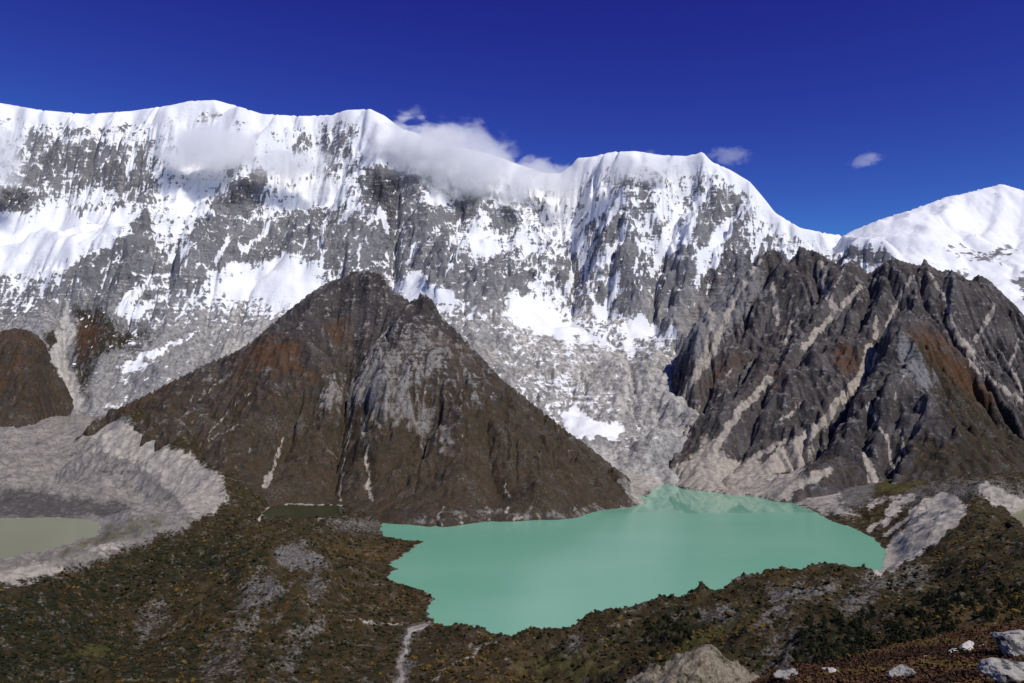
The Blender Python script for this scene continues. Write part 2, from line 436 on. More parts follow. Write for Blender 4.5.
wrib([(490, 188), (476, 235), (462, 275)], 60, 110); wrib([(470, 195), (455, 235), (445, 275)], 45, -110); wrib([(520, 190), (530, 225), (545, 248), (560, 270)], 70, 120); wrib([(505, 225), (512, 255), (530, 275)], 90, -110); wrib([(320, 205), (322, 240), (340, 280)], 50, -80)
wrib([(66, 305), (68, 340), (78, 385)], 55, -60); wrib([(40, 300), (45, 330)], 60, 60)
snow_pts = []
rows = {
    105: [(x, 1.0) for x in range(-100, 960, 64)],
    130: [(-60, .75), (0, .72), (64, .62), (128, .66), (192, .8), (256, .85), (320, .66), (350, .68), (384, .95), (448, 1), (512, 1), (576, 1), (640, 1), (704, .95), (768, 1)],
    158: [(-60, .5), (0, .75), (30, .45), (64, .3), (100, .3), (140, .3), (170, .7), (210, .9), (256, .85), (300, .7), (340, .6), (384, .8), (448, .9), (512, .95), (576, .95), (640, .95), (672, .8), (704, .7), (735, .9), (768, 1)],
    180: [(-60, .3), (0, .7), (30, .3), (64, .2), (128, .2), (165, .7), (200, .7), (256, .6), (300, .75), (340, .7), (384, .3), (410, .4), (448, .6), (512, .7), (540, .75), (576, .8), (620, .6), (640, .55), (690, .65), (704, .55), (730, .55), (750, .85), (790, 1)],
    200: [(-60, .4), (0, .3), (40, .6), (64, .7), (110, .75), (140, .4), (160, .75), (192, .85), (220, .6), (245, .4), (270, .6), (320, .85), (350, .7), (380, .3), (410, .4), (448, .55), (480, .6), (512, .55), (576, .7), (610, .6), (640, .5), (675, .75), (704, .45), (740, .6), (768, .85), (800, .9)],
    222: [(-60, .9), (0, .95), (64, .97), (120, .9), (150, .55), (180, .85), (210, .7), (235, .4), (256, .5), (290, .85), (320, .75), (350, .6), (380, .35), (410, .35), (450, .5), (490, .5), (520, .55), (576, .7), (620, .55), (640, .45), (668, .75), (700, .35), (730, .4), (768, .65), (800, .75), (830, .85), (860, .7)],
    242: [(-60, .95), (0, .97), (64, .97), (110, .8), (140, .35), (170, .6), (200, .75), (230, .5), (256, .35), (290, .6), (320, .35), (360, .45), (395, .35), (430, .35), (470, .65), (495, .75), (520, .7), (550, .6), (576, .6), (610, .5), (650, .45), (672, .7), (704, .3), (740, .35), (768, .5), (800, .7), (832, .75), (870, .55), (900, .7)],
    262: [(-60, .9), (0, .92), (64, .85), (100, .6), (130, .25), (160, .35), (190, .6), (220, .55), (250, .75), (288, .9), (310, .45), (340, .3), (384, .3), (430, .35), (448, .3), (480, .5), (512, .4), (545, .55), (576, .5), (605, .5), (640, .3), (668, .55), (704, .4), (740, .2), (768, .2), (820, .5), (880, .7)],
    282: [(-60, .6), (0, .6), (64, .5), (100, .25), (130, .2), (165, .35), (190, .4), (220, .75), (256, .95), (300, .95), (330, .5), (384, .5), (410, .85), (440, .6), (470, .2), (512, .6), (545, .5), (576, .45), (604, .5), (640, .2), (672, .3), (704, .15), (760, .1)],
    302: [(-60, .3), (0, .35), (64, .15), (128, .35), (150, .4), (192, .35), (230, .6), (270, .7), (310, .5), (400, .5), (430, .75), (460, .5), (490, .4), (520, .85), (545, .75), (572, .4), (608, .3), (640, .15), (690, .1), (740, .05)],
    322: [(-60, .2), (0, .2), (64, .1), (100, .1), (140, .35), (170, .3), (210, .3), (256, .3), (450, .3), (490, .25), (520, .5), (560, .75), (585, .5), (608, .4), (636, .8), (650, .6), (668, .3), (700, .1)],
    345: [(-60, .1), (40, .05), (90, .15), (130, .35), (170, .3), (215, .2), (256, .1), (480, .2), (520, .3), (560, .4), (585, .5), (600, .3), (632, .6), (655, .3), (690, .1)],
    370: [(0, 0), (100, .15), (125, .4), (150, .35), (180, .3), (220, .1), (520, .2), (560, .25), (590, .25), (620, .1), (660, 0)],
    400: [(0, 0), (95, .1), (120, .35), (150, .2), (550, .3), (575, .3), (600, .15), (650, 0)], 425: [(0, 0), (540, .2), (580, .3), (620, .1), (660, 0)], 450: [(0, 0), (560, .1), (600, 0), (650, 0)],
}
for ry, lst in rows.items():
    for rx, v in lst: snow_pts.append((rx, ry, v))
ROCK_FACES = [
    ([(846, 243), (880, 241), (895, 254), (880, 264), (852, 259)], .1), ([(10, 116), (26, 117), (24, 122), (10, 121)], .35), ([(62, 126), (86, 124), (84, 131), (64, 132)], .35), ([(118, 124), (133, 120), (132, 126), (118, 129)], .35), ([(200, 112), (224, 111), (220, 118), (202, 122)], .15), ([(22, 150), (35, 132), (42, 140), (60, 145), (100, 143), (125, 148), (140, 152), (152, 158), (147, 175), (140, 185), (125, 193), (100, 186), (75, 188), (50, 185), (30, 182), (22, 165)], .17), ([(0, 187), (42, 198), (25, 208), (-20, 208), (-20, 187)], .15),
    ([(70, 205), (105, 205), (130, 195), (147, 186), (140, 197), (95, 211), (70, 208)], .2), ([(152, 178), (160, 182), (148, 205), (152, 225), (146, 240), (130, 241), (141, 215), (139, 205)], .25),
    ([(237, 180), (262, 180), (263, 190), (255, 205), (240, 208), (230, 200)], .0), ([(212, 195), (228, 200), (240, 212), (232, 220), (222, 215), (210, 208)], .05), ([(200, 220), (222, 218), (220, 231), (205, 233)], .15), ([(255, 160), (272, 176), (260, 181)], .2), ([(220, 169), (242, 169), (237, 179)], .25),
    ([(290, 125), (305, 128), (312, 145), (300, 158), (295, 145)], .4), ([(320, 125), (345, 118), (360, 125), (350, 150), (340, 160), (325, 150)], .45), ([(325, 158), (345, 150), (350, 166), (330, 176)], .35), ([(300, 175), (318, 171), (316, 181)], .35),
    ([(255, 220), (300, 212), (350, 202), (362, 215), (350, 240), (250, 240)], .3), ([(366, 165), (398, 172), (400, 200), (398, 237), (392, 239), (385, 210), (362, 200)], .12), ([(400, 175), (425, 175), (450, 185), (452, 205), (440, 225), (400, 230)], .33), ([(412, 205), (452, 208), (450, 219), (415, 216)], .1),
    ([(460, 188), (482, 190), (478, 212), (462, 223), (455, 215)], .15), ([(485, 205), (510, 215), (521, 226), (515, 241), (495, 231)], .2), ([(358, 226), (440, 220), (450, 250), (470, 265), (520, 262), (530, 290), (500, 312), (480, 310), (440, 295), (400, 280), (358, 276)], .08),
    ([(600, 215), (627, 211), (622, 232), (612, 251), (598, 251), (594, 235)], .05), ([(625, 184), (640, 181), (656, 184), (650, 196)], .25), ([(585, 216), (598, 221), (590, 231)], .15), ([(642, 225), (668, 221), (665, 236), (645, 239)], .2), ([(618, 238), (641, 235), (641, 276), (614, 276)], .15),
    ([(690, 177), (703, 182), (690, 201), (680, 205)], .25), ([(695, 215), (720, 190), (742, 195), (740, 225), (715, 240), (700, 256), (687, 236)], .22), ([(660, 279), (690, 244), (701, 262), (685, 291), (665, 291)], .05), ([(556, 260), (575, 254), (577, 279), (555, 279)], .05),
    ([(598, 280), (640, 270), (702, 260), (692, 300), (682, 336), (660, 330), (640, 311), (625, 317), (600, 297)], .0), ([(85, 260), (118, 243), (135, 235), (145, 222), (151, 235), (161, 262), (155, 275), (140, 290), (125, 308), (95, 300), (70, 291), (68, 270)], .05),
    ([(160, 265), (190, 262), (185, 290), (170, 290)], .15), ([(190, 230), (220, 230), (260, 225), (300, 235), (300, 250), (285, 252), (270, 262), (245, 265), (230, 262), (205, 280), (185, 290), (175, 265)], .12), ([(300, 225), (360, 215), (360, 260), (345, 275), (310, 275), (298, 255)], .12)]
SNOW_FIELDS = [
    ([(558, 413), (578, 400), (584, 412), (592, 420), (619, 422), (617, 441), (600, 434), (592, 437), (581, 440), (590, 447), (570, 437)], 1, 3),
    ([(497, 300), (516, 290), (535, 296), (560, 310), (590, 330), (622, 352), (600, 350), (575, 340), (568, 345), (578, 362), (585, 372), (570, 365), (562, 348), (540, 330), (515, 318)], .95, 6),
    ([(640, 312), (650, 322), (660, 330), (640, 344), (628, 358), (624, 345), (632, 325)], 1, 3), ([(676, 327), (684, 338), (664, 338)], 1, 2),
    ([(598, 298), (606, 312), (612, 328), (590, 312)], .9, 3), ([(384, 272), (400, 282), (413, 270), (430, 280), (460, 296), (475, 303), (455, 305), (430, 300), (405, 300)], .95, 4),
    ([(215, 300), (235, 280), (262, 262), (285, 252), (312, 262), (330, 272), (300, 298), (280, 304), (250, 300)], .95, 6), ([(127, 312), (140, 302), (155, 300), (150, 312), (132, 320)], .95, 3),
    ([(510, 238), (520, 232), (545, 245), (530, 255)], .9, 4), ([(470, 228), (492, 240), (512, 252), (488, 262), (474, 250)], 1, 4), ([(660, 235), (690, 175), (697, 180), (675, 225), (655, 275), (650, 268)], .95, 4),
    ([(735, 215), (722, 240), (700, 275), (696, 292), (690, 282), (700, 255), (715, 225)], .95, 4), ([(760, 225), (752, 250), (742, 262), (748, 240)], .9, 3),
    ([(420, 195), (440, 190), (452, 200), (440, 206), (422, 204)], .95, 3), ([(120, 365), (130, 355), (145, 358), (150, 366), (135, 372), (120, 378)], .8, 3),
]
APRON = [(-200, 290), (0, 288), (60, 295), (100, 312), (150, 325), (185, 292), (225, 272), (260, 262), (285, 252), (310, 270), (350, 282), (400, 277), (415, 270), (450, 298), (490, 314), (520, 288), (560, 302), (600, 302), (640, 314), (665, 334), (690, 346), (760, 350), (960, 360)]
def snowfill(pa, pb):
    m = Marks(pa, pb, 4, 22, 41); c = m.field(snow_pts, (22, 13))
    for p_, v_ in ROCK_FACES: m.poly(c, p_, v_, 4)
    for p_, v_, so_ in SNOW_FIELDS: m.poly(c, p_, v_, so_)
    return sstep(.62, .9, c)
X, Y, Z, px, py, sl, lap, A, gx, gy = massif(
    WALL, (-5300, 4000, 3250, 7700), 8.0, WALL_SKY, 150., .055, 4, .03, 2, 20., 160., 21, sm=15, lo=.5, fine_amp=13., terr=(.62, 120., -.12), crag=60., smooth_crest=26., apron=APRON, snowfill=snowfill,
    behind=[(x, y, float(np.interp(x, [c_[0] for c_ in WALL[:19]], [c_[2] for c_ in WALL[:19]])) + 30) for x, y in WALL_SKY[::3]], lines=wall_lines,
    extra=[(-5200, 3300, -100), (-3800, 3300, -100), (-2500, 3300, 0), (-1500, 3400, 0), (-600, 3400, 0), (0, 3300, 0), (900, 3250, 0), (2000, 3400, 0), (4000, 3500, 0), (-5200, 4300, 250), (3500, 4300, 500)])
M = Marks(px, py, 5, 22, 41)
cov = M.field(snow_pts, (22, 13))
# fresh snow lies on ledges and in hollows, ribs and cliffs stay bare
sls = blur(sl, 1); steep = sls - blur(sl, 40)
for pts, v_ in ROCK_FACES:
    M.poly(cov, pts, v_, 4)
u_, t_ = X - .55 * Z, Z + .55 * X                # ramps and couloirs run down to the left on this face
big = fbm(u_ / 150, t_ / 330, 7, 77, .6); small = fbm(u_ / 30, t_ / 75, 4, 78, .6)
dg = sstep(440, 560, px)
fleck = (1 - dg) * fbm(X / 34, Z / 30 + Y / 60, 5, 90, .70) + dg * fbm(u_ / 22, t_ / 85, 5, 94, .68)
snow = .60 + (np.maximum(cov, .24 * sstep(330, 280, py)) - .5) * 1.1 + np.clip(lap / 24, -.5, .5) * .26 - np.clip(steep, -1, 1) * .15 + .15 * big + .16 * small + .30 * fleck
sky_d = py - np.interp(px, [o_[0] for o_ in WALL_SKY], [o_[1] for o_ in WALL_SKY])
snow += .5 * (1 - sstep(3, 16, sky_d))
sn2 = np.zeros_like(snow); one = np.zeros_like(snow)
for pts, v, so in SNOW_FIELDS:
    M.poly(sn2, pts, v, so)
    M.poly(one, pts, 1, so)
for pts, a_, b_ in [([(620, 270), (612, 300), (598, 320)], 1.5, 3), ([(576, 240), (570, 290)], 2, 2.5), ([(584, 235), (590, 285)], 1.2, 1.6), ([(135, 150), (128, 180)], 2.5, 2), ([(150, 150), (148, 175)], 1.2, 1.2),
                    ([(640, 235), (636, 270)], 1.5, 2), ([(622, 195), (611, 212), (600, 227)], 3.5, 4), ([(624, 230), (616, 249), (603, 268)], 2, 1.5), ([(683, 238), (700, 255), (704, 272)], 1.2, 2), ([(683, 238), (655, 260)], 2.5, 3), ([(728, 228), (720, 245), (714, 265)], 4, 4), ([(601, 201), (587, 227)], 2.5, 2), ([(589, 199), (577, 223)], 2.5, 2), ([(668, 190), (655, 215), (645, 232)], 3, 2),
    ([(712, 170), (706, 190), (692, 215), (684, 238)], 2, 5), ([(748, 200), (733, 222), (728, 232)], 2, 3), ([(765, 225), (757, 245), (752, 270)], 2.5, 2), ([(610, 250), (600, 262)], 2, 2), ([(330, 215), (322, 245), (318, 275)], 1.2, 1.5), ([(470, 235), (455, 262), (448, 275)], 1.5, 1.2), ([(350, 205), (340, 225)], 4, 2), ([(270, 225), (258, 240), (240, 250)], 2.5, 2.5), ([(230, 240), (215, 262)], 2, 2), ([(190, 245), (180, 262)], 3, 2),
    ([(152, 282), (138, 290), (122, 312)], 4, 5), ([(200, 330), (160, 350), (128, 368)], 1.5, 2.5), ([(520, 318), (545, 330)], 6, 5), ([(415, 245), (405, 262)], 2, 2), ([(360, 235), (362, 275)], 1.2, 1.5), ([(460, 225), (448, 245)], 3, 2), ([(380, 212), (390, 232)], 4, 3), ([(120, 255), (112, 270)], 1.5, 1)]:
    M.line(sn2, pts, a_, b_, 1, 1.5); M.line(one, pts, a_, b_, 1, 1.5)
snow = np.where(sn2 > .05, np.maximum(snow, sn2 * (.9 + .35 * fbm(X / 40, Y / 40, 3, 55)) - .0 * one), snow)
pale = np.zeros_like(Z); grey = np.full_like(Z, .25); veg = np.zeros_like(Z); ochre = np.zeros_like(Z); dark = np.zeros_like(Z)
grey += .35 * sstep(270, 330, py) + .25 * fbm(X / 120, Y / 120, 4, 79)
ap_ = sstep(0, 14, py - np.interp(px, [a_[0] for a_ in APRON], [a_[1] for a_ in APRON]))
rt_ = sstep(150, 240, px) * (1 - .75 * sstep(300, 350, px) * sstep(460, 420, px))
grey += .3 * ap_ * rt_; pale += (.12 + .36 * rt_) * ap_ * np.clip(.6 + 1.2 * fbm(X / 130, Y / 130, 5, 80, .6), 0, 1.3)
dark += .3 * np.clip(fbm(u_ / 90, t_ / 160, 4, 83, .6), 0, 1) * (1 - sstep(300, 350, py))
M.poly(grey, [(440, 300), (500, 300), (560, 320), (640, 380), (670, 470), (640, 480), (560, 440), (480, 350)], .85, 12)
M.poly(grey, [(85, 410), (130, 365), (190, 330), (260, 320), (280, 300), (330, 300), (260, 345), (180, 375), (115, 412)], .8, 10)
M.poly(grey, [(640, 365), (680, 355), (690, 400), (660, 430), (650, 470), (640, 440)], 1.2, 6); M.poly(pale, [(648, 370), (690, 350), (690, 400), (662, 430), (655, 470), (640, 470), (650, 420)], .62, 6)
M.poly(pale, [(560, 320), (600, 345), (640, 370), (650, 400), (630, 395), (600, 365), (570, 345)], .55, 8)
M.line(pale, [(575, 332), (608, 352), (632, 370), (648, 398)], 3, 4, .85, 3)
M.poly(pale, [(470, 305), (510, 312), (545, 330), (590, 345), (640, 385), (645, 425), (600, 405), (560, 372), (515, 345)], .6, 9); M.poly(snow, [(530, 375), (560, 372), (600, 395), (615, 410), (570, 400), (545, 395)], .45, 8)
M.poly(pale, [(590, 445), (620, 450), (660, 462), (670, 490), (640, 490), (600, 470)], .7, 8)
M.line(pale, [(66, 302), (70, 330), (58, 350), (66, 372), (76, 400)], 3, 7, 1.0, 2)
M.line(pale, [(58, 335), (63, 360)], 2, 3, .8, 2)
M.poly(pale, [(230, 345), (258, 328), (270, 335), (245, 352), (215, 370)], .75, 5)
M.poly(pale, [(415, 270), (440, 285), (465, 300), (440, 300), (420, 285)], .35, 5)
M.poly(pale, [(195, 113), (222, 110), (222, 120), (205, 124)], .9, 4)
M.poly(ochre, [(72, 325), (95, 318), (100, 345), (85, 365), (75, 350)], .75, 7); M.poly(ochre, [(50, 375), (62, 370), (70, 400), (52, 405)], .7, 5)
M.poly(ochre, [(530, 205), (545, 205), (545, 222), (530, 222)], .45, 5)
M.poly(veg, [(45, 330), (60, 330), (62, 400), (48, 405)], .8, 4); M.poly(veg, [(74, 305), (100, 310), (130, 330), (150, 337), (100, 360), (86, 400), (74, 390)], .75, 6)
M.poly(dark, [(375, 172), (396, 172), (398, 205), (393, 242), (388, 246), (382, 205), (366, 200)], .75, 7)  # shade on the left-facing side of this cliff, painted into the rock colour
M.poly(dark, [(95, 360), (150, 338), (190, 322), (193, 328), (150, 350), (115, 362)], .8, 3)
M.poly(dark, [(80, 372), (92, 366), (100, 370), (84, 382)], .8, 3); M.poly(dark, [(0, 188), (38, 195), (35, 205), (0, 205)], .7, 5); M.poly(dark, [(228, 190), (250, 185), (255, 195), (235, 210), (225, 205)], .7, 5)
M.poly(dark, [(105, 260), (145, 235), (150, 250), (140, 275), (160, 300), (120, 310)], .45, 8); M.poly(dark, [(50, 330), (57, 332), (57, 362), (50, 362)], .8, 3)
M.poly(dark, [(700, 240), (740, 235), (765, 250), (740, 300), (700, 340), (690, 330)], .5, 12); M.poly(ochre, [(700, 250), (740, 240), (720, 300), (690, 330)], .35, 10); M.poly(ochre, [(574, 275), (600, 272), (605, 300), (580, 300)], .4, 6)
M.poly(dark, [(660, 300), (680, 270), (700, 290), (690, 330), (670, 325)], .4, 8)
snow = np.minimum(snow, 1.3 - 1.5 * pale * (py > 300))
snow -= .25 * dark
snow -= .16 * ap_ * sstep(300, 335, py) * (1 - sstep(460, 500, px) * sstep(680, 650, px))
snow = np.where(sn2 > .5, np.maximum(snow, .8 * sn2), snow)
wall = grid_mesh('snow_mountain', X, Y, Z, MAT_WALL, dict(snow=snow, pale=pale, grey=grey, veg=veg, ochre=ochre, dark=dark), keep=(Z > -60))
tag(wall, 'long snow covered mountain wall of grey rock across the whole valley head', 'mountain', kind='structure')

# ---- far ice dome on the right
DOME_SKY = [(800, 270), (830, 245), (848, 232), (880, 219), (910, 210), (945, 197), (960, 194), (985, 188), (1000, 184), (1012, 187), (1024, 191), (1060, 205), (1110, 200), (1180, 230)]
DOME = [(848, 232, 9000), (910, 210, 9000), (960, 194, 9100), (1000, 184, 9200), (1060, 205, 9200), (1180, 230, 9200), (860, 250, 8000), (920, 240, 7800), (1000, 220, 8400), (1010, 255, 7600), (950, 260, 7500),
        (1000, 290, 6700), (930, 290, 6700), (1060, 270, 7300), (1060, 330, 6000), (980, 330, 6000), (880, 290, 6800), (1180, 300, 7000), (1180, 350, 6000)]
X, Y, Z, px, py, sl, lap, A, gx, gy = massif(DOME, (2300, 8200, 5600, 10600), 22.0, DOME_SKY, 60., .03, 3, .02, 1, 20., 60., 5, sm=7, lo=.6, fine_amp=10.,
                                     behind=[(x, y, 9100) for x, y in DOME_SKY[::3]], extra=[(2300, 7000, 700), (2500, 9000, 900), (2500, 5700, 500), (8000, 6000, 900), (4000, 5500, 500)])
M = Marks(px, py, 5, 14, 8)
snow = np.full_like(Z, 1.1)
M.poly(snow, [(950, 245), (965, 240), (985, 250), (1012, 243), (1020, 250), (1000, 262), (975, 262), (955, 258)], .5, 4)
M.poly(snow, [(950, 270), (960, 268), (968, 277), (962, 280)], .35, 3); M.poly(snow, [(1012, 280), (1026, 272), (1035, 300), (1022, 300)], .35, 4)
snow += .3 * np.clip(lap / 20, -1, 1) + .35 * fbm(X / 120, Y / 120, 4, 4)
zz = np.zeros_like(Z)
dome = grid_mesh('snow_dome', X, Y, Z, MAT_DOME, dict(snow=snow, pale=zz, grey=zz + .4, veg=zz, ochre=zz, dark=zz))
tag(dome, 'smooth white ice dome rising beyond the jagged dark ridge', 'mountain', kind='structure')

# ---- dark jagged ridge on the right
RIDGE_SKY = [(700, 318), (715, 298), (735, 275), (745, 268), (757, 256), (768, 248), (780, 252), (788, 262), (795, 252), (799, 245), (805, 249), (812, 250), (817, 252), (827, 259), (840, 265), (852, 259), (860, 266), (867, 274), (880, 264), (892, 257),
             (902, 261), (918, 265), (924, 258), (929, 265), (939, 271), (949, 269), (964, 277), (969, 281), (977, 274), (989, 280), (1004, 295), (1024, 315), (1080, 345), (1150, 360)]
RIDGE = [(757, 256, 4700), (770, 247, 4700), (800, 246, 4650), (830, 261, 4550), (852, 260, 4450), (892, 258, 4350), (924, 259, 4300), (977, 275, 4150), (1024, 315, 4000), (1080, 345, 3900), (1150, 360, 3850),
         (738, 290, 4520), (724, 312, 4400), (708, 340, 4200), (700, 375, 3950), (696, 390, 3850), (684, 432, 3600), (676, 458, 3420), (740, 330, 4250), (730, 380, 3850), (720, 420, 3600), (715, 450, 3380), (700, 472, 3230),
         (780, 320, 4250), (800, 350, 3950), (770, 380, 3750), (840, 300, 4250), (850, 340, 3900), (845, 370, 3650), (800, 400, 3500), (760, 430, 3380), (745, 470, 3180),
         (880, 320, 3950), (868, 372, 3620), (835, 412, 3350), (795, 448, 3150), (905, 328, 3700), (915, 300, 3950), (940, 300, 3950), (870, 390, 3380), (850, 430, 3120), (825, 465, 2900), (808, 488, 2780),
         (930, 360, 3500), (960, 385, 3420), (990, 425, 3200), (1024, 455, 3050), (900, 400, 3250), (900, 440, 2980), (890, 475, 2800), (940, 440, 2980), (950, 472, 2800), (980, 340, 3750), (1000, 360, 3650), (1024, 385, 3550), (955, 340, 3700),
         (1024, 350, 3750), (1090, 400, 3500), (1090, 450, 3100), (1150, 470, 3000), (1000, 470, 2850), (1060, 478, 2850)]
ridge_lines = [([(815, 260, 4550), (822, 290, 4300), (830, 310, 4150), (815, 335, 4000), (805, 350, 3920)], 45, -55), ([(905, 300, 4000), (888, 335, 3830), (872, 362, 3650), (845, 402, 3400), (800, 445, 3150), (750, 485, 3050)], 60, -70),
               ([(940, 290, 4000), (955, 335, 3720), (975, 365, 3570), (1000, 385, 3450), (1030, 405, 3350)], 50, -55), ([(905, 328, 3700), (870, 390, 3380), (840, 440, 3080), (815, 480, 2830)], 80, 60), ([(905, 328, 3700), (930, 400, 3200), (945, 460, 2870)], 80, 50),
               ([(850, 260, 4450), (835, 300, 4250), (800, 345, 4000), (740, 400, 3700), (715, 450, 3380)], 70, 60), ([(770, 250, 4650), (735, 320, 4300), (700, 390, 3900), (680, 445, 3500)], 60, -50), ([(978, 278, 4150), (1000, 330, 3850), (1040, 380, 3600)], 60, 55),
               ([(892, 260, 4350), (882, 300, 4100), (868, 330, 3900)], 50, 50), ([(705, 320, 4400), (690, 380, 4000), (675, 440, 3550)], 50, 60), ([(780, 360, 3900), (755, 415, 3500), (730, 460, 3280)], 50, -45), ([(880, 430, 3050), (890, 460, 2880)], 40, -40)]
X, Y, Z, px, py, sl, lap, A, gx, gy = massif(RIDGE, (500, 4000, 2500, 5300), 6.2, RIDGE_SKY, 100., .13, 5, .07, 2, 0., 80., 33, sm=3, lo=.55, fine_amp=14., terr=(.15, 45., .35), crag=20., lines=ridge_lines,
                                     behind=[(x, y, 4600 - (x - 757) * 1.8) for x, y in RIDGE_SKY[4::3]],
                                     extra=[(500, 2700, -150), (900, 2600, -150), (1300, 2500, -120), (1900, 2500, -100), (2400, 2500, -60), (2900, 2600, 0), (560, 3300, -100), (620, 3700, -60), (680, 4100, 60), (800, 4500, 250), (4000, 3000, 100)] + [tuple(at(x_ - 20, y_, Y_ + 10) - np.array([0, 0, 120])) for x_, y_, Y_ in [(738, 290, 4520), (724, 312, 4400), (708, 340, 4200), (700, 375, 3950), (696, 390, 3850), (684, 432, 3600), (672, 456, 3420)]])
lb_ = np.interp(py, [255, 262, 301, 330, 382, 430, 462, 490], [752, 745, 700, 684, 680, 668, 657, 650])
Z = Z + np.where((Y > 3200) & (py > 258), np.minimum(px - lb_ - 5 + 5 * fbm(X / 60, Y / 60 + Z / 60, 3, 35), 0) * 4.0, 0)
M = Marks(px, py, 3.0, 14, 61)
zz = np.zeros_like(Z); snow = zz - .6; pale = zz.copy(); grey = zz + .30; veg = zz + .12; ochre = zz.copy(); dark = zz + .12
veg += .45 * sstep(350, 470, py) * sstep(1.3, .6, sl)
M.poly(veg, [(905, 330), (950, 350), (1024, 430), (1060, 470), (930, 478), (900, 440), (960, 440), (930, 390)], .85, 10)
M.poly(ochre, [(905, 328), (930, 325), (952, 345), (975, 375), (1000, 400), (985, 410), (950, 380), (925, 350)], .8, 8)
M.poly(ochre, [(838, 345), (850, 342), (860, 355), (862, 370), (845, 375), (835, 365)], .95, 5); M.poly(ochre, [(760, 370), (790, 360), (780, 385), (740, 410)], .45, 8); M.poly(ochre, [(690, 380), (740, 350), (745, 370), (700, 400)], .5, 8)
M.poly(dark, [(935, 390), (1000, 400), (1010, 440), (960, 440), (930, 420)], .6, 12); M.poly(dark, [(820, 430), (850, 410), (900, 400), (880, 470), (820, 470)], .45, 12)
M.poly(dark, [(895, 345), (905, 332), (893, 360), (870, 395), (866, 388)], .8, 3)  # shaded left face of the spur, darkened in the colour
M.poly(grey, [(895, 350), (905, 335), (930, 370), (942, 392), (915, 385)], .9, 6)
M.poly(grey, [(695, 310), (755, 255), (765, 290), (730, 330), (700, 360), (685, 345)], .85, 10)
for pts, w0, w1, v in [
    ([(822, 262), (823, 285), (832, 305), (836, 312)], 1.5, 4, .95), ([(860, 286), (848, 300), (836, 314), (818, 330), (804, 348)], 2, 2.5, .95), ([(774, 285), (776, 325)], 2.5, 2, .75), ([(798, 308), (784, 345)], 1.2, 1.5, .8),
    ([(912, 275), (900, 300), (890, 318), (884, 335)], 1.2, 2, .8), ([(876, 318), (876, 340)], 2.5, 1.5, .9), ([(870, 350), (868, 365), (858, 382), (838, 402), (820, 425)], 6, 3, 1.0), ([(820, 425), (795, 445), (765, 470), (735, 492)], 3.5, 8, 1.1),
    ([(838, 410), (806, 438), (770, 468)], 2.5, 4, 1.0), ([(930, 272), (945, 300), (955, 330), (968, 355), (980, 372), (1005, 390), (1026, 403)], 1.2, 2, .9), ([(950, 325), (965, 345), (972, 360)], 3, 4, .9), ([(995, 305), (985, 325), (974, 340)], 1.5, 3, .75),
    ([(1018, 340), (1008, 365), (1024, 395)], 1.2, 1.8, .9), ([(868, 405), (886, 435), (892, 468)], 1.3, 2, .85), ([(905, 375), (892, 400)], 1, 1.5, .7), ([(898, 430), (905, 455)], 1, 1.5, .6), ([(865, 455), (872, 480)], 3, 6, .8),
    ([(710, 335), (715, 315)], 1.5, 1.5, .6), ([(760, 258), (735, 300), (718, 335), (712, 355), (690, 385), (668, 425), (662, 455)], 2, 3.5, .95), ([(710, 300), (712, 330), (700, 365)], 1.5, 2.5, .8), ([(770, 380), (740, 410), (720, 440), (700, 468)], 3, 5, .95),
    ([(735, 368), (712, 390)], 1, 1.2, .6), ([(700, 405), (690, 425), (680, 440)], 2, 3, .6), ([(845, 270), (835, 285)], 1, 1.5, .6), ([(800, 405), (780, 420)], 1.5, 2, .7), ([(830, 470), (800, 485)], 4, 5, .7), ([(785, 440), (760, 455), (735, 475)], 2, 3, .8)]:
    M.line(pale, pts, w0, w1, v * 1.2, 1.6)
M.poly(pale, [(690, 458), (708, 440), (735, 462), (775, 462), (800, 440), (812, 450), (790, 500), (745, 497), (690, 490), (662, 480)], 1.05, 6)
M.poly(ochre, [(690, 450), (700, 448), (690, 462), (682, 462)], .5, 4)
la = np.log(A + 1)
pale += .12 * sstep(5.0, 7.5, la)
grey += .8 * np.clip(-lap / 14, -.3, .5) * .5 + .12 * fbm(X / 60, Y / 60, 3, 9)
veg -= np.clip(grey - .35, 0, 1) * .7
ridge = grid_mesh('rocky_ridge', X, Y, Z, MAT_DARK, dict(snow=snow, pale=pale, grey=grey - .12, veg=veg, ochre=ochre, dark=dark), keep=(Z > -40))
tag(ridge, 'jagged dark rocky ridge with pale scree gullies right of the lake', 'mountain', kind='structure')

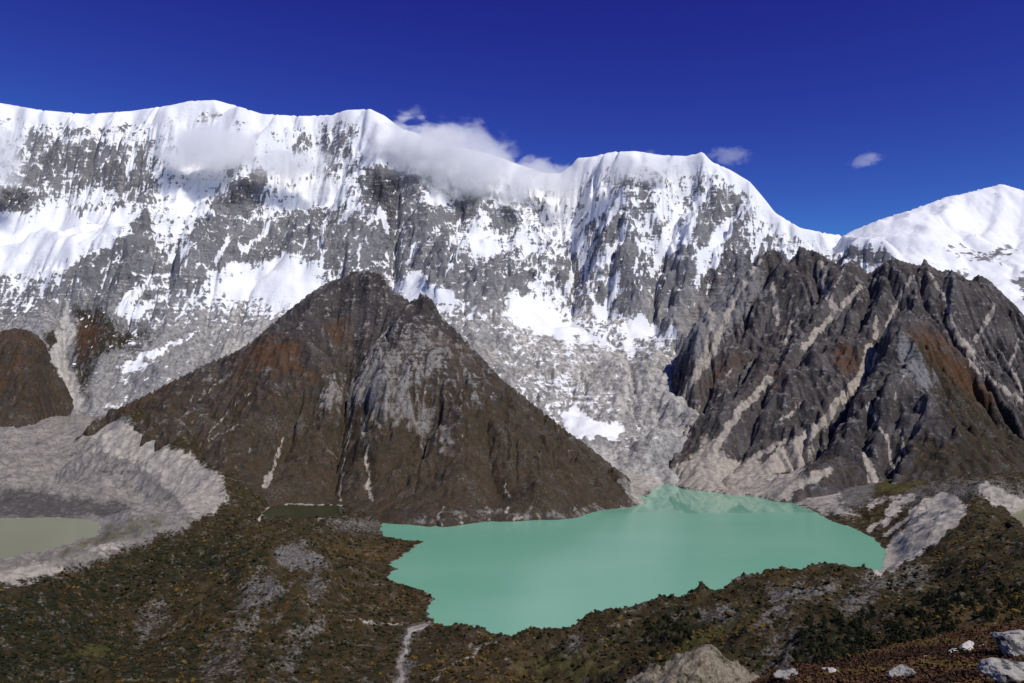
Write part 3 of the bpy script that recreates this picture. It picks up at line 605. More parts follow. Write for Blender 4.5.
# ---- the dark pyramid left of the lake
PYR_SKY = [(115, 409), (150, 392), (200, 366), (235, 351), (250, 342), (262, 331), (290, 308), (310, 292), (328, 281), (345, 277), (350, 271), (362, 270), (378, 273), (386, 280), (389, 290), (400, 295), (410, 301), (422, 293), (432, 300), (440, 315),
           (470, 345), (500, 378), (530, 401), (560, 426), (590, 448), (615, 468), (635, 483), (646, 496), (651, 506)]
PYR = [(115, 409, 3380), (150, 391, 3380), (200, 366, 3380), (250, 341, 3380), (290, 308, 3380), (328, 281, 3400), (365, 271, 3450), (400, 295, 3270), (424, 294, 3150), (440, 315, 3120), (470, 345, 3080), (500, 378, 3020), (530, 401, 2960), (560, 426, 2910), (590, 448, 2860), (615, 468, 2800), (635, 483, 2740), (649, 500, 2690),
       (350, 400, 2900), (350, 340, 3150), (350, 450, 2700), (280, 350, 3170), (280, 400, 2960), (270, 450, 2730), (230, 400, 3060), (220, 450, 2750), (180, 420, 3050), (160, 430, 3000), (200, 462, 2710), (140, 425, 3130), (240, 480, 2560),
       (425, 350, 2960), (425, 400, 2830), (430, 450, 2640), (480, 400, 2830), (490, 450, 2640), (550, 450, 2740), (540, 480, 2560), (590, 480, 2620), (615, 490, 2650), (320, 310, 3280), (380, 310, 3220)]
for x_, y_, z_ in [(230, 496, 70), (262, 503, 45), (310, 501, 40), (350, 505, 30), (380, 522, 3), (430, 526, 3), (470, 523, 3), (520, 520, 3), (560, 518, 3), (600, 514, 3), (630, 509, 3), (648, 507, 3), (430, 505, 45), (500, 502, 45), (560, 503, 45)]:
    p = atz(x_, y_, z_); PYR.append((x_, y_, p[1]))
pyr_lines = [([(354, 325, 3230), (347, 365, 3060), (346, 395, 2920), (338, 450, 2700), (335, 495, 2550)], 42, -75), ([(424, 296, 3150), (402, 350, 2980), (375, 400, 2880), (362, 470, 2640)], 70, 70), ([(330, 282, 3390), (300, 330, 3240), (262, 395, 2990), (235, 450, 2750)], 75, 65), ([(300, 390, 3000), (290, 430, 2850), (270, 480, 2600)], 45, -60),
             ([(485, 400, 2840), (492, 450, 2640), (505, 500, 2450)], 28, -38), ([(470, 390, 2880), (460, 440, 2680), (465, 490, 2480)], 45, 25), ([(365, 395, 2920), (368, 450, 2700), (370, 500, 2500)], 22, -22), ([(235, 410, 2990), (205, 455, 2740)], 40, -25),
             ([(520, 410, 2850), (530, 460, 2650)], 40, 22), ([(400, 300, 3250), (385, 340, 3090)], 35, -25)]
X, Y, Z, px, py, sl, lap, A, gx, gy = massif(PYR, (-2000, 720, 2150, 4100), 4.5, PYR_SKY, 50., .05, 4, .03, 2, 0., 50., 13, sm=5, lo=.5, fine_amp=9., terr=(.55, 34., .15), crag=34., lines=pyr_lines,
                                     behind=[(x, y, 3400 if x < 380 else 3150 - (x - 425) * 1.9) for x, y in PYR_SKY[2:-4:3]],
                                     extra=[(-2000, 2300, -250), (-1200, 2150, -200), (-700, 2170, -120), (-350, 2170, -120), (0, 2170, -150), (300, 2250, -170), (560, 2500, -200), (720, 2700, -250), (650, 3000, -150), (-2000, 3300, -100), (-1900, 2800, -150), tuple(at(70, 440, 3050)-np.array([0,0,110])), tuple(at(110, 455, 2900)-np.array([0,0,60])), tuple(at(170, 478, 2680)-np.array([0,0,40])), tuple(at(60, 420, 3400)-np.array([0,0,120])), (500, 2900, -40), (560, 2720, -60)])
cut_ = (px - 112) * .6137 - (py - 408) * .7896 * .98        # left of the lateral moraine the foot dives under the rubble
Z = Z + np.where((Y < 3420) & (py > 398) & (px < 240), np.minimum(cut_, 0) * 9.0, 0)
M = Marks(px, py, 3.0, 13, 91)
zz = np.zeros_like(Z); snow = zz - .6; pale = zz.copy(); grey = zz + .2; veg = zz + .25; ochre = zz.copy(); dark = zz + .1
veg += .42 * sstep(310, 420, py)
M.poly(veg, [(300, 420), (420, 400), (600, 470), (640, 500), (380, 520), (230, 490), (250, 450)], .78, 16)
M.poly(veg, [(310, 292), (330, 280), (385, 276), (420, 300), (400, 330), (330, 330), (290, 320)], .1, 10)
M.poly(grey, [(378, 340), (405, 330), (435, 320), (455, 350), (450, 390), (425, 398), (385, 392)], .5, 13)
M.poly(grey, [(360, 370), (385, 350), (398, 395), (425, 400), (440, 425), (425, 445), (400, 425), (370, 425), (350, 400)], .74, 10)
M.poly(grey, [(320, 390), (335, 370), (345, 378), (347, 410), (330, 415), (318, 408)], .62, 8); M.poly(grey, [(430, 425), (460, 420), (462, 450), (440, 452)], .62, 6); M.poly(grey, [(455, 340), (475, 360), (500, 400), (470, 400)], .42, 8)
M.poly(grey, [(620, 478), (635, 484), (650, 505), (640, 510), (628, 500)], .85, 3)
M.poly(ochre, [(250, 345), (275, 335), (305, 345), (300, 375), (270, 372), (252, 365)], .75, 8); M.poly(ochre, [(325, 325), (350, 318), (352, 345), (332, 345)], .95, 5); M.poly(ochre, [(295, 380), (345, 355), (330, 370), (295, 400)], .6, 5); M.poly(ochre, [(230, 360), (255, 350), (250, 385), (225, 385)], .5, 7)
M.poly(ochre, [(345, 340), (352, 330), (350, 360)], .6, 3); M.poly(ochre, [(425, 325), (470, 350), (480, 370), (430, 345)], .4, 6)
M.poly(dark, [(343, 365), (347, 352), (348, 388), (343, 384)], 1.0, 2); M.poly(dark, [(260, 400), (285, 385), (295, 420), (290, 450), (262, 445), (250, 420)], .6, 9); M.poly(dark, [(484, 405), (490, 398), (487, 415)], 1, 1.5); M.poly(dark, [(474, 430), (490, 425), (505, 480), (512, 500), (498, 500)], .8, 4)  # last strip: shadow on the left-facing gully wall, painted dark
M.poly(dark, [(435, 478), (470, 485), (500, 478), (560, 485), (620, 495), (620, 508), (380, 515), (390, 490)], .5, 7); M.poly(dark, [(460, 440), (475, 435), (470, 455)], .5, 4)
M.poly(grey, [(385, 512), (470, 505), (560, 508), (640, 502), (640, 512), (500, 524), (385, 528)], .5, 4)
M.poly(grey, [(150, 420), (185, 395), (240, 365), (225, 395), (190, 430), (170, 440)], .35, 8)
M.poly(ochre, [(118, 408), (180, 378), (170, 395), (130, 415)], .35, 5)
for pts, w0, w1, v in [([(347, 395), (352, 420), (345, 455), (340, 500)], 1.0, 1.2, .8), ([(362, 418), (367, 440), (368, 470), (370, 500)], 1.2, 2.2, .9), ([(283, 435), (275, 465), (265, 485)], 1, 3.5, .75), ([(425, 390), (420, 430), (422, 460)], .8, .8, .6), ([(205, 395), (235, 370)], .8, .8, .6), ([(240, 425), (210, 440)], .8, 1.2, .6), ([(255, 390), (225, 415), (206, 440)], .8, .8, .6),
                       ([(385, 335), (370, 352), (368, 370)], 1.2, 2, .7), ([(460, 385), (462, 440)], .8, .9, .5), ([(505, 480), (510, 500)], 1, 1.4, .6)]:
    M.line(pale, pts, w0, w1, v, 1.2)
grey += .7 * np.clip(-lap / 10, -.3, .5) * .5 + .22 * fbm(X / 60, Y / 60, 4, 19)
M.poly(dark, [(385, 500), (640, 492), (648, 508), (600, 515), (380, 528)], .55, 5)
rw_ = random.Random(4)
for k in range(15):                              # pale broken patches down the old shore bench
    x_ = rw_.uniform(385, 630); y_ = rw_.uniform(505, 518) - max(0, x_ - 500) * .07; l_ = rw_.uniform(-8, 8)
    M.line(pale, [(x_, y_), (x_ + l_, y_ + rw_.uniform(4, 12))], rw_.uniform(.5, 2), rw_.uniform(.8, 3), rw_.uniform(.4, .75), 2)
M.poly(pale, [(628, 484), (636, 484), (648, 503), (642, 508), (633, 498)], .8, 3)
veg -= np.clip(grey - .35, 0, 1) * .9
pyr = grid_mesh('dark_mountain', X, Y, Z, MAT_PYR, dict(snow=snow, pale=pale, grey=grey, veg=veg, ochre=ochre, dark=dark), keep=(Z > -30))
tag(pyr, 'dark brown pyramid shaped mountain standing left of the turquoise lake', 'mountain', kind='structure')

# ---- rounded dark hill at the left edge
HILL_SKY = [(-110, 352), (-60, 340), (0, 331), (15, 328), (27, 330), (38, 336), (46, 346), (49, 360), (51, 385), (52, 400)]
HILL = [(-110, 352, 3950), (-60, 340, 3950), (0, 331, 3950), (15, 328, 3950), (38, 336, 3950), (46, 346, 3930), (48, 365, 3880), (0, 370, 3760), (20, 370, 3750), (0, 400, 3640), (20, 400, 3630), (38, 398, 3700), (-60, 380, 3720), (-60, 405, 3620), (-110, 400, 3650)]
X, Y, Z, px, py, sl, lap, A, gx, gy = massif(HILL, (-3200, -2050, 3400, 4500), 6.0, HILL_SKY, 40., .08, 4, .05, 1, 150., 30., 3, sm=5, lo=.4, fine_amp=10., terr=(.5, 30., .2), crag=22., behind=[(x, y, 3950) for x, y in HILL_SKY[:7:2]],
                                     extra=[(-3200, 3400, 100), (-2500, 3400, 120), (-2100, 3450, 60), (-2080, 3700, 60), (-2080, 3950, 60), (-2080, 4300, 40)])
M = Marks(px, py, 3, 12, 7)
zz = np.zeros_like(Z); veg = zz + .6; ochre = zz + .15; dark = zz + .15
M.poly(ochre, [(0, 335), (20, 330), (38, 340), (25, 350), (0, 350)], .5, 5); M.poly(ochre, [(10, 355), (25, 350), (22, 372), (8, 376)], .7, 5); M.poly(ochre, [(-10, 365), (5, 365), (5, 385), (-10, 385)], .8, 4)
M.poly(dark, [(30, 345), (46, 350), (46, 385), (35, 402), (10, 406), (25, 385)], .75, 6); M.poly(dark, [(0, 385), (30, 385), (20, 406), (0, 408)], .6, 6)
hill = grid_mesh('rounded_hill', X, Y, Z, MAT_PYR, dict(snow=zz - .6, pale=zz, grey=zz + .15, veg=veg, ochre=ochre, dark=dark), keep=(Z > 90))
tag(hill, 'rounded dark brown hill above the grey glacier at the far left', 'hill', kind='structure')

# ------------------------------------------------------------------ valley ground (one sheet from the camera to beyond the ranges)
NX, NY = 1240, 860
au = np.linspace((-140 - 512) / F, (1175 - 512) / F, NX)
lr = np.concatenate([np.linspace(math.log(14), math.log(500), 190, endpoint=False), np.linspace(math.log(500), math.log(3600), NY - 230, endpoint=False), np.linspace(math.log(3600), math.log(16000), 40)])
AU, LR = np.meshgrid(au, lr)
Yg = np.exp(LR); Xg = AU * Yg
SB = 3.2                                     # weight of log distance against bearing
CT = []
def cz(px, py, z):
    p = atz(px, py, z); CT.append((p[0] / p[1], math.log(p[1]), (CH - p[2]) / p[1]))
def cy(px, py, Y):
    p = at(px, py, Y); CT.append((p[0] / p[1], math.log(p[1]), (CH - p[2]) / p[1]))
def cw(px, Y, z):                            # bearing of a photo column, distance, height
    CT.append(((px - 512) / F / CP, math.log(Y), (CH - z) / Y))
for p in [(665, 487, 1), (700, 488, 1), (745, 494, 1), (790, 503, 1), (815, 513, 1), (830, 522, 1), (850, 528, 1), (875, 540, 1), (885, 553, 1), (883, 566, 1), (385, 535, 1), (400, 531, 1), (388, 560, 1), (385, 575, 1), (410, 585, 1), (432, 597, 1), (428, 610, 1),
          (0, 518, 1), (50, 517, 1), (100, 521, 1), (95, 536, 1), (60, 553, 1), (20, 566, 1), (0, 571, 1), (-100, 515, 1), (-100, 580, 1)]: cz(*p)
for p in [(650, 465, 3550), (690, 470, 3450), (50, 500, 2650), (0, 495, 2720), (100, 500, 2620), (150, 480, 2800), (100, 450, 3190), (0, 450, 3190), (100, 430, 3430), (0, 425, 3550), (50, 412, 4000), (0, 412, 4000), (-100, 412, 4000), (-100, 450, 3200), (100, 415, 3800), (150, 460, 2950), (180, 490, 2560), (130, 510, 2300), (175, 505, 2330),
          (120, 423, 3120), (160, 443, 2910), (200, 461, 2700), (222, 476, 2520), (228, 490, 2330), (216, 509, 2080), (190, 525, 1820), (150, 540, 1620), (100, 560, 1420), (50, 575, 1270), (0, 590, 1120), (-100, 612, 1000),
          (0, 640, 980), (0, 683, 880), (100, 600, 1290), (100, 650, 1080), (100, 683, 950), (-100, 683, 850), (200, 560, 1580), (200, 600, 1290), (200, 650, 1080), (200, 683, 960)]: cy(*p)
for p in [(300, 511, 35), (270, 513, 36), (335, 512, 33), (290, 545, 52), (330, 528, 33), (365, 528, 12), (340, 560, 34), (300, 600, 48), (250, 560, 62), (250, 525, 60), (300, 650, 12), (350, 620, 18), (350, 683, 0), (400, 650, -2), (405, 683, -8), (430, 622, 1), (450, 618, 5), (460, 640, 12), (500, 640, 16), (500, 683, 20), (440, 683, 4),
          (470, 621, 12), (520, 628, 16), (560, 622, 25), (600, 612, 32), (640, 602, 40), (680, 595, 44), (720, 588, 46), (760, 578, 46), (800, 574, 40), (850, 572, 26), (878, 571, 10),
          (600, 650, 40), (600, 683, 45), (700, 620, 58), (800, 620, 80), (800, 660, 95), (800, 683, 108), (900, 600, 85), (900, 640, 130), (1000, 600, 118), (1000, 560, 92), (1000, 622, 140), (1080, 600, 130), (1150, 600, 140), (700, 660, 75),
          (920, 545, 46), (965, 512, 86), (1010, 528, 72), (1060, 540, 75), (940, 530, 66), (930, 575, 50), (969, 481, 100), (900, 491, 60), (1024, 482, 110), (1100, 485, 120), (1016, 512, 70), (860, 506, 30), (930, 500, 66), (900, 525, 25), (840, 512, 14), (1000, 500, 90)]: cz(*p)
for px_, py_, Y_ in [(760, 683, 45), (820, 668, 52), (880, 652, 60), (950, 639, 66), (1024, 628, 72), (1120, 612, 75), (900, 683, 36), (1024, 660, 40), (1024, 683, 28), (1120, 683, 26)]: cy(px_, py_, Y_)
for px_ in (-140, 100, 300, 500, 640): 
    cw(px_, 14, 343.0); cw(px_, 40, 329); cw(px_, 100, 300); cw(px_, 250, 235); cw(px_, 480, 120); cw(px_, 700, 70 if px_ > 200 else 60)
for px_, zz_ in ((760, (340.5, 318, 292, 225, 150)), (900, (343.5, 321, 296, 228, 165)), (1024, (345.0, 324, 300, 235, 175)), (1170, (345.5, 326, 305, 245, 185))):
    for Y_, z_ in zip((14, 85, 130, 280, 450), zz_): cw(px_, Y_, z_)
for px_ in range(-140, 1200, 160):           # below the ranges
    cw(px_, 5200, -80); cw(px_, 9000, -120); cw(px_, 16000, -150)
for px_ in (760, 900, 1024, 1170): cw(px_, 3200, 60)
for px_ in (300, 400, 500, 580): cw(px_, 2700, 5); cw(px_, 3200, 20)
CT = np.array(CT)
ft = tps(np.stack([CT[:, 0] * 2.2, CT[:, 1]], 1), CT[:, 2], 2e-4)
S = ft(AU * 2.2, LR)
Zg = CH - S * Yg
# lakes: outlines on the valley floor
def plan(pts, z=0): return [tuple(atz(x, y, z)[:2]) for x, y in pts]
LAKE = plan([(646, 497), (655, 487), (668, 483), (700, 486), (745, 493), (790, 502), (815, 512), (830, 521), (850, 527), (875, 539), (886, 552), (882, 568), (870, 577), (800, 588), (740, 598), (680, 612), (620, 628), (560, 640), (510, 640), (470, 631), (440, 624), (428, 616), (427, 607), (434, 598),
             (424, 590), (405, 586), (384, 578), (392, 572), (398, 569), (388, 566), (402, 556), (411, 549), (424, 541), (405, 540), (384, 536), (380, 528), (400, 500), (560, 485), (620, 488)])
LEFT = plan([(-160, 512), (0, 519), (50, 517), (90, 520), (102, 524), (96, 536), (60, 553), (20, 566), (0, 571), (-160, 610)])
POND = plan([(262, 513), (272, 505), (300, 505), (338, 506), (346, 510), (330, 517), (300, 521), (268, 523)], 34)
RPOND = plan([(1012, 514), (1030, 505), (1100, 505), (1100, 535), (1030, 533)], 70)
_pa, _pb = proj(Xg, Yg, Zg)
rub0 = np.zeros_like(Zg); Marks(_pa, _pb, 4, 16, 23).poly(rub0, [(-150, 405), (60, 400), (110, 405), (150, 440), (215, 480), (222, 500), (180, 522), (100, 555), (0, 580), (-150, 615)], 1, 8)
Marks(_pa, _pb, 3, 16, 24).poly(rub0, [(85, 420), (112, 412), (150, 432), (198, 455), (226, 474), (234, 495), (218, 515), (185, 530), (165, 505), (185, 490), (150, 470), (110, 450)], .12, 6)
Zg = Zg + rub0 * (2.6 * ridged(Xg / 90, Yg / 55, 5, 63, .55) + 2.6 * fbm(Xg / 35, Yg / 28, 4, 64, .6) - 2)
CREST = [at(*c_) for c_ in [(118, 423, 3120), (160, 442, 2910), (200, 460, 2700), (222, 475, 2520), (229, 490, 2330), (217, 508, 2080), (190, 524, 1820), (150, 539, 1620), (100, 559, 1420), (50, 574, 1270), (0, 589, 1120), (-100, 612, 1000)]]
cd_, ct_ = seg_dist(Xg + 6 * fbm(Xg / 70, Yg / 70, 3, 65), Yg + 6 * fbm(Xg / 70 + 5, Yg / 70, 3, 66), CREST)
cz_ = np.interp(ct_, np.linspace(0, 1, len(CREST)), [c_[2] for c_ in CREST]) + 3 * fbm(Xg / 50, Yg / 50, 3, 67)
Zg = np.maximum(Zg, np.where(cd_ < 260, cz_ - (.9 + .07 * fbm(Xg / 24, Yg / 24, 3, 68)) * cd_, -1e4))
wob = 6 * fbm(Xg / 45, Yg / 45, 4, 3, .6)
n_big = fbm(Xg / 260, Yg / 260, 5, 51, .55); n_mid = fbm(Xg / 60, Yg / 60, 4, 52, .55); n_rid = ridged(Xg / 150, Yg / 150, 5, 53, .5)
far = sstep(300, 900, Yg)
Zg = Zg + far * (11 * n_big + 4.5 * n_mid + 13 * (n_rid - .8)) * np.clip(.35 + Zg / 40, .12, 1.0) * (1 - .6 * sstep(2200, 3000, Yg) * (Xg > -500))
Zg = Zg + (1 - far) * Yg * .0016 * (fbm(Xg / 5, Yg / 5, 5, 54, .55) + .6 * fbm(Xg / 1.3, Yg / 1.3, 3, 58)) 
def basin(Z, outline, z0, reach):
    d, _ = seg_dist(Xg, Yg, outline, True)
    d = np.where(inside(Xg, Yg, outline), -d, d) + wob
    out = z0 + .6 + (np.maximum(Z, z0 + 1) - z0) * sstep(0, reach, d) + .02 * np.clip(d, 0, 60)
    return np.where(d < 0, z0 - np.minimum(12, -d * .35) - .1, np.where(d < reach, np.maximum(out, z0 + .3), Z)), d
Zg, dl = basin(Zg, LAKE, 0., 55.)
Zg, dl2 = basin(Zg, LEFT, 0., 60.)
Zg, dl3 = basin(Zg, POND, 34., 25.)
Zg, dl4 = basin(Zg, RPOND, 70., 25.)
pxg, pyg = proj(Xg, Yg, Zg)
M = Marks(pxg, pyg, 4.0, 16, 23)
z0 = np.zeros_like(Zg)
rubble = z0.copy(); scrub, green, pale, grey, heath, stone, ochre = z0 + .55, z0.copy(), z0.copy(), z0 + .12, z0.copy(), z0.copy(), z0.copy()
# glacier floor and moraine faces
M.poly(rubble, [(-150, 405), (60, 400), (110, 405), (150, 440), (215, 480), (226, 500), (180, 528), (100, 560), (0, 585), (-150, 620)], 1, 8)
M.poly(grey, [(-150, 405), (60, 400), (110, 405), (150, 440), (215, 480), (226, 500), (180, 528), (100, 560), (0, 585), (-150, 620)], 1.1, 6)
M.poly(pale, [(90, 425), (110, 415), (150, 435), (195, 458), (222, 478), (229, 495), (216, 512), (195, 520), (170, 490), (130, 460), (95, 450)], 1.0, 5)
rr_ = random.Random(9)
for k in range(30):
    x_, y_ = rr_.uniform(-10, 170), rr_.uniform(425, 505); w_ = rr_.uniform(5, 18)
    M.line(stone, [(x_ - w_, y_ + rr_.uniform(-1, 3)), (x_ + w_, y_ - rr_.uniform(-1, 3))], 1, 2.2, rr_.uniform(.35, .7), 2)
M.poly(stone, [(-20, 492), (20, 487), (60, 495), (100, 500), (135, 505), (115, 516), (60, 517), (-20, 520)], .75, 4); M.poly(stone, [(120, 455), (160, 468), (185, 480), (200, 510), (175, 512), (150, 485)], .5, 6)
M.poly(pale, [(-10, 572), (45, 560), (60, 570), (20, 582), (-10, 588)], .9, 4); M.poly(pale, [(80, 548), (120, 542), (130, 548), (95, 556)], .7, 4)
M.poly(green, [(60, 548), (110, 525), (165, 515), (160, 525), (110, 545), (60, 560)], .6, 6); M.poly(green, [(-5, 566), (40, 556), (55, 560), (20, 572)], .5, 4)
# shores and fans by the lake head
M.poly(pale, [(595, 470), (640, 450), (760, 465), (830, 495), (860, 520), (800, 506), (745, 496), (665, 490), (640, 500)], .85, 6)
M.poly(grey, [(800, 470), (880, 478), (870, 500), (845, 515), (815, 510), (780, 490)], .85, 6)
M.poly(pale, [(795, 488), (830, 492), (838, 500), (810, 505)], .8, 4); M.poly(stone, [(715, 480), (740, 470), (750, 478), (735, 490)], .6, 4)
for pts, w0, w1, v in [([(945, 505), (920, 530), (890, 558), (880, 568)], 13, 7, .95), ([(928, 500), (905, 520), (885, 535)], 3, 3, .8), ([(910, 497), (890, 515), (868, 530)], 3, 3, .75), ([(960, 520), (925, 548), (900, 566)], 2, 2, .9), ([(985, 488), (1005, 500), (1030, 512)], 6, 9, .9), ([(870, 503), (900, 500)], 5, 5, .5)]:
    M.line(pale, pts, w0, w1, v * 1.3, 2.5)
M.poly(pale, [(935, 504), (960, 503), (969, 512), (930, 541), (897, 567), (878, 571), (884, 550), (905, 528)], 1.25, 3)
M.line(pale, [(668, 486), (700, 489), (745, 496), (790, 505), (815, 515), (832, 524)], 1.2, 1.2, 1.0, 1.5)
M.poly(grey, [(900, 490), (960, 478), (1030, 482), (1040, 500), (985, 495), (930, 505), (905, 505)], .62, 6)
M.poly(green, [(880, 478), (925, 482), (900, 492), (880, 490)], .9, 5); M.poly(green, [(830, 515), (870, 512), (878, 525), (845, 525)], .5, 6)
# stony patches in the scrub
for pts, v in [([(280, 550), (300, 542), (330, 565), (300, 570), (275, 562)], .85), ([(245, 580), (270, 572), (290, 590), (262, 610), (240, 605)], .62), ([(210, 640), (245, 600), (265, 610), (235, 683), (200, 683)], .4), ([(300, 580), (320, 575), (325, 600), (305, 605)], .55), ([(310, 620), (330, 612), (320, 640), (300, 640)], .5),
               ([(700, 612), (730, 606), (745, 616), (725, 626), (700, 622)], .62), ([(770, 590), (830, 580), (850, 590), (800, 602), (770, 608)], .62), ([(760, 606), (790, 600), (780, 625), (755, 625)], .55), ([(840, 600), (870, 590), (880, 600), (850, 615)], .62), ([(860, 575), (930, 565), (940, 580), (900, 590), (860, 590)], .5),
               ([(760, 630), (800, 625), (800, 660), (765, 670)], .4), ([(560, 640), (580, 636), (580, 650), (560, 652)], .5), ([(330, 520), (375, 520), (385, 532), (350, 530), (325, 525)], .7), ([(140, 610), (165, 600), (160, 625), (140, 640)], .5), ([(280, 640), (300, 630), (300, 683), (260, 683)], .36)]:
    M.poly(grey, pts, v, 6)
M.line(grey, [(430, 622), (412, 630), (405, 650), (400, 683)], 4, 7, .75, 4); M.line(pale, [(428, 622), (410, 632), (404, 655), (398, 690)], 1.5, 3.5, .9, 2)
M.line(pale, [(505, 640), (470, 655), (430, 680)], 1, 1.5, .55, 2); M.line(pale, [(330, 610), (350, 620), (400, 625)], 1.2, 1.2, .6, 2)
M.line(pale, [(260, 520), (264, 510), (275, 504), (310, 503), (340, 504)], 1.2, 1.2, .95, 1.2); M.poly(pale, [(312, 515), (330, 512), (322, 520)], .9, 2)
M.poly(green, [(60, 655), (95, 645), (120, 645), (90, 660)], .9, 4); M.poly(green, [(700, 630), (740, 618), (760, 610), (740, 630), (690, 655), (660, 672), (640, 683), (660, 660)], .7, 5); M.poly(green, [(600, 660), (640, 650), (600, 683), (520, 683), (520, 655), (560, 650)], .5, 10)
M.poly(ochre, [(380, 540), (415, 545), (400, 560), (350, 560), (320, 545)], .7, 8); M.poly(ochre, [(400, 590), (430, 598), (425, 612), (380, 620), (340, 600)], .55, 10); M.poly(ochre, [(175, 610), (230, 620), (225, 640), (180, 625)], .6, 7); M.poly(ochre, [(900, 612), (1030, 585), (1030, 650), (900, 650)], .75, 10); M.poly(ochre, [(520, 640), (560, 660), (520, 683), (430, 683), (430, 650)], .5, 10)
M.poly(scrub, [(-160, 610), (0, 590), (100, 562), (200, 530), (250, 530), (255, 570), (215, 610), (190, 700), (-160, 700)], .8, 14); M.poly(scrub, [(130, 600), (200, 570), (250, 590), (200, 640), (140, 640)], .55, 10)
M.poly(scrub, [(800, 640), (850, 610), (1060, 580), (1060, 660), (800, 680)], .78, 10); M.poly(scrub, [(960, 540), (1060, 545), (1060, 600), (940, 600)], .65, 10); M.poly(scrub, [(640, 620), (700, 600), (740, 610), (700, 650), (640, 670)], .72, 8)
M.poly(scrub, [(380, 590), (440, 600), (520, 640), (600, 640), (600, 690), (380, 690)], .42, 12); M.poly(scrub, [(240, 520), (390, 540), (400, 600), (300, 600)], .45, 10)
near = sstep(150, 110, Yg); heath = near * 1.2
scrub = np.where(near > .5, 0, scrub)
wetline = np.exp(-(np.minimum(np.abs(dl), np.minimum(np.abs(dl2), np.abs(dl3))) / 5.0) ** 2)
pale = np.maximum(pale, .62 * wetline * (.5 + .8 * fbm(Xg / 40, Yg / 40, 3, 31)))

def ground_mat():
    s = N('valley_ground'); v = s.coord()
    nb = s.noise(v, .012, 8, .6); nm = s.noise(v, .05, 8, .65); nf = s.noise(v, .22, 7, .7); st = s.noise(s.mapping(v, (.03, .03, .12)), 1.0, 6, .6)
    def thresh(m, n, amp, w):
        return s.mr(s.math('ADD', m, s.math('MULTIPLY', s.math('SUBTRACT', n, .5), amp)), .5 - w, .5 + w)
    pt = s.noise(s.mapping(v, (.075, .075, .02)), 1.0, 6, .7, .6)
    pt = s.math('SUBTRACT', pt, s.math('MULTIPLY', s.math('SUBTRACT', s.attr('scrub'), .5), .28))
    cr = s.n('ShaderNodeValToRGB'); s.l(pt, cr.inputs[0]); e = cr.color_ramp.elements
    e[0].position = .35; e[0].color = (.010, .014, .006, 1); e[1].position = .69; e[1].color = (.15, .138, .125, 1)
    for po, c_ in ((.42, (.018, .020, .008)), (.47, (.045, .030, .011)), (.51, (.050, .032, .013)), (.55, (.085, .056, .014)), (.59, (.038, .027, .018)), (.64, (.075, .065, .055))):
        q = cr.color_ramp.elements.new(po); q.color = (*c_, 1)
    a = s.mix(s.math('MULTIPLY', s.mr(nf, .36, .64), .6), cr.outputs[0], (.028, .024, .012))
    a = s.mix(s.math('MULTIPLY', s.mr(nb, .5, .62), .5), a, (.042, .030, .016))
    oc = s.mix(s.mr(nf, .4, .6), (.105, .062, .018), (.07, .045, .018))
    a = s.mix(s.math('MULTIPLY', thresh(s.attr('ochre'), nm, 3.2, .35), .8), a, oc)
    gc = s.mix(s.mr(nf, .35, .65), (.07, .065, .060), (.20, .186, .168))
    gc = s.mix(s.math('MULTIPLY', s.attr('rubble'), s.mr(nb, .3, .6, .5, 1)), gc, s.mix(s.mr(nm, .38, .6), (.175, .158, .138), (.32, .292, .255)))
    a = s.mix(thresh(s.attr('grey'), s.math('ADD', s.math('MULTIPLY', nf, .5), s.math('MULTIPLY', nm, .5)), 4.2, .3), a, gc)
    a = s.mix(s.math('MULTIPLY', thresh(s.attr('green'), nm, 2.6, .35), .85), a, s.mix(nf, (.05, .055, .014), (.10, .085, .025)))
    a = s.mix(thresh(s.attr('stone'), nm, 2.6, .25), a, (.085, .077, .072))
    pc = s.mix(s.mr(nm, .35, .65), (.26, .235, .198), (.45, .405, .34))
    a = s.mix(thresh(s.attr('pale'), s.math('ADD', s.math('MULTIPLY', nf, .4), s.math('MULTIPLY', nm, .6)), 3.0, .25), a, pc)
    hf = s.noise(v, 1.3, 8, .7); hb = s.noise(v, .22, 5, .6)
    he = s.mix(s.mr(hf, .38, .62), (.075, .034, .02), (.135, .075, .042))
    he = s.mix(s.mr(hb, .52, .66), he, (.12, .085, .02))
    a = s.mix(s.mr(s.attr('heath'), .3, .7), a, he)
    hsum = s.math('ADD', s.math('MULTIPLY', nm, .5), s.math('MULTIPLY', nf, .5))
    b1 = s.bump(hsum, .9, 5.0)
    b2 = s.n('ShaderNodeBump'); s.l(hf, b2.inputs['Height']); b2.inputs['Distance'].default_value = .35; s.l(s.mr(s.attr('heath'), .3, .7, 0, .9), b2.inputs['Strength']); s.l(b1, b2.inputs['Normal'])
    s.pbr(a, .95, b2.outputs[0], .1)
    return s.m
MAT_GROUND = ground_mat()
ground = grid_mesh('ground', Xg, Yg, Zg, MAT_GROUND, dict(scrub=scrub, green=green, pale=pale, grey=grey, heath=heath, stone=stone, ochre=ochre, rubble=rubble))
tag(ground, 'valley floor with brown scrub, moraines and grey glacier rubble', 'ground', kind='structure')

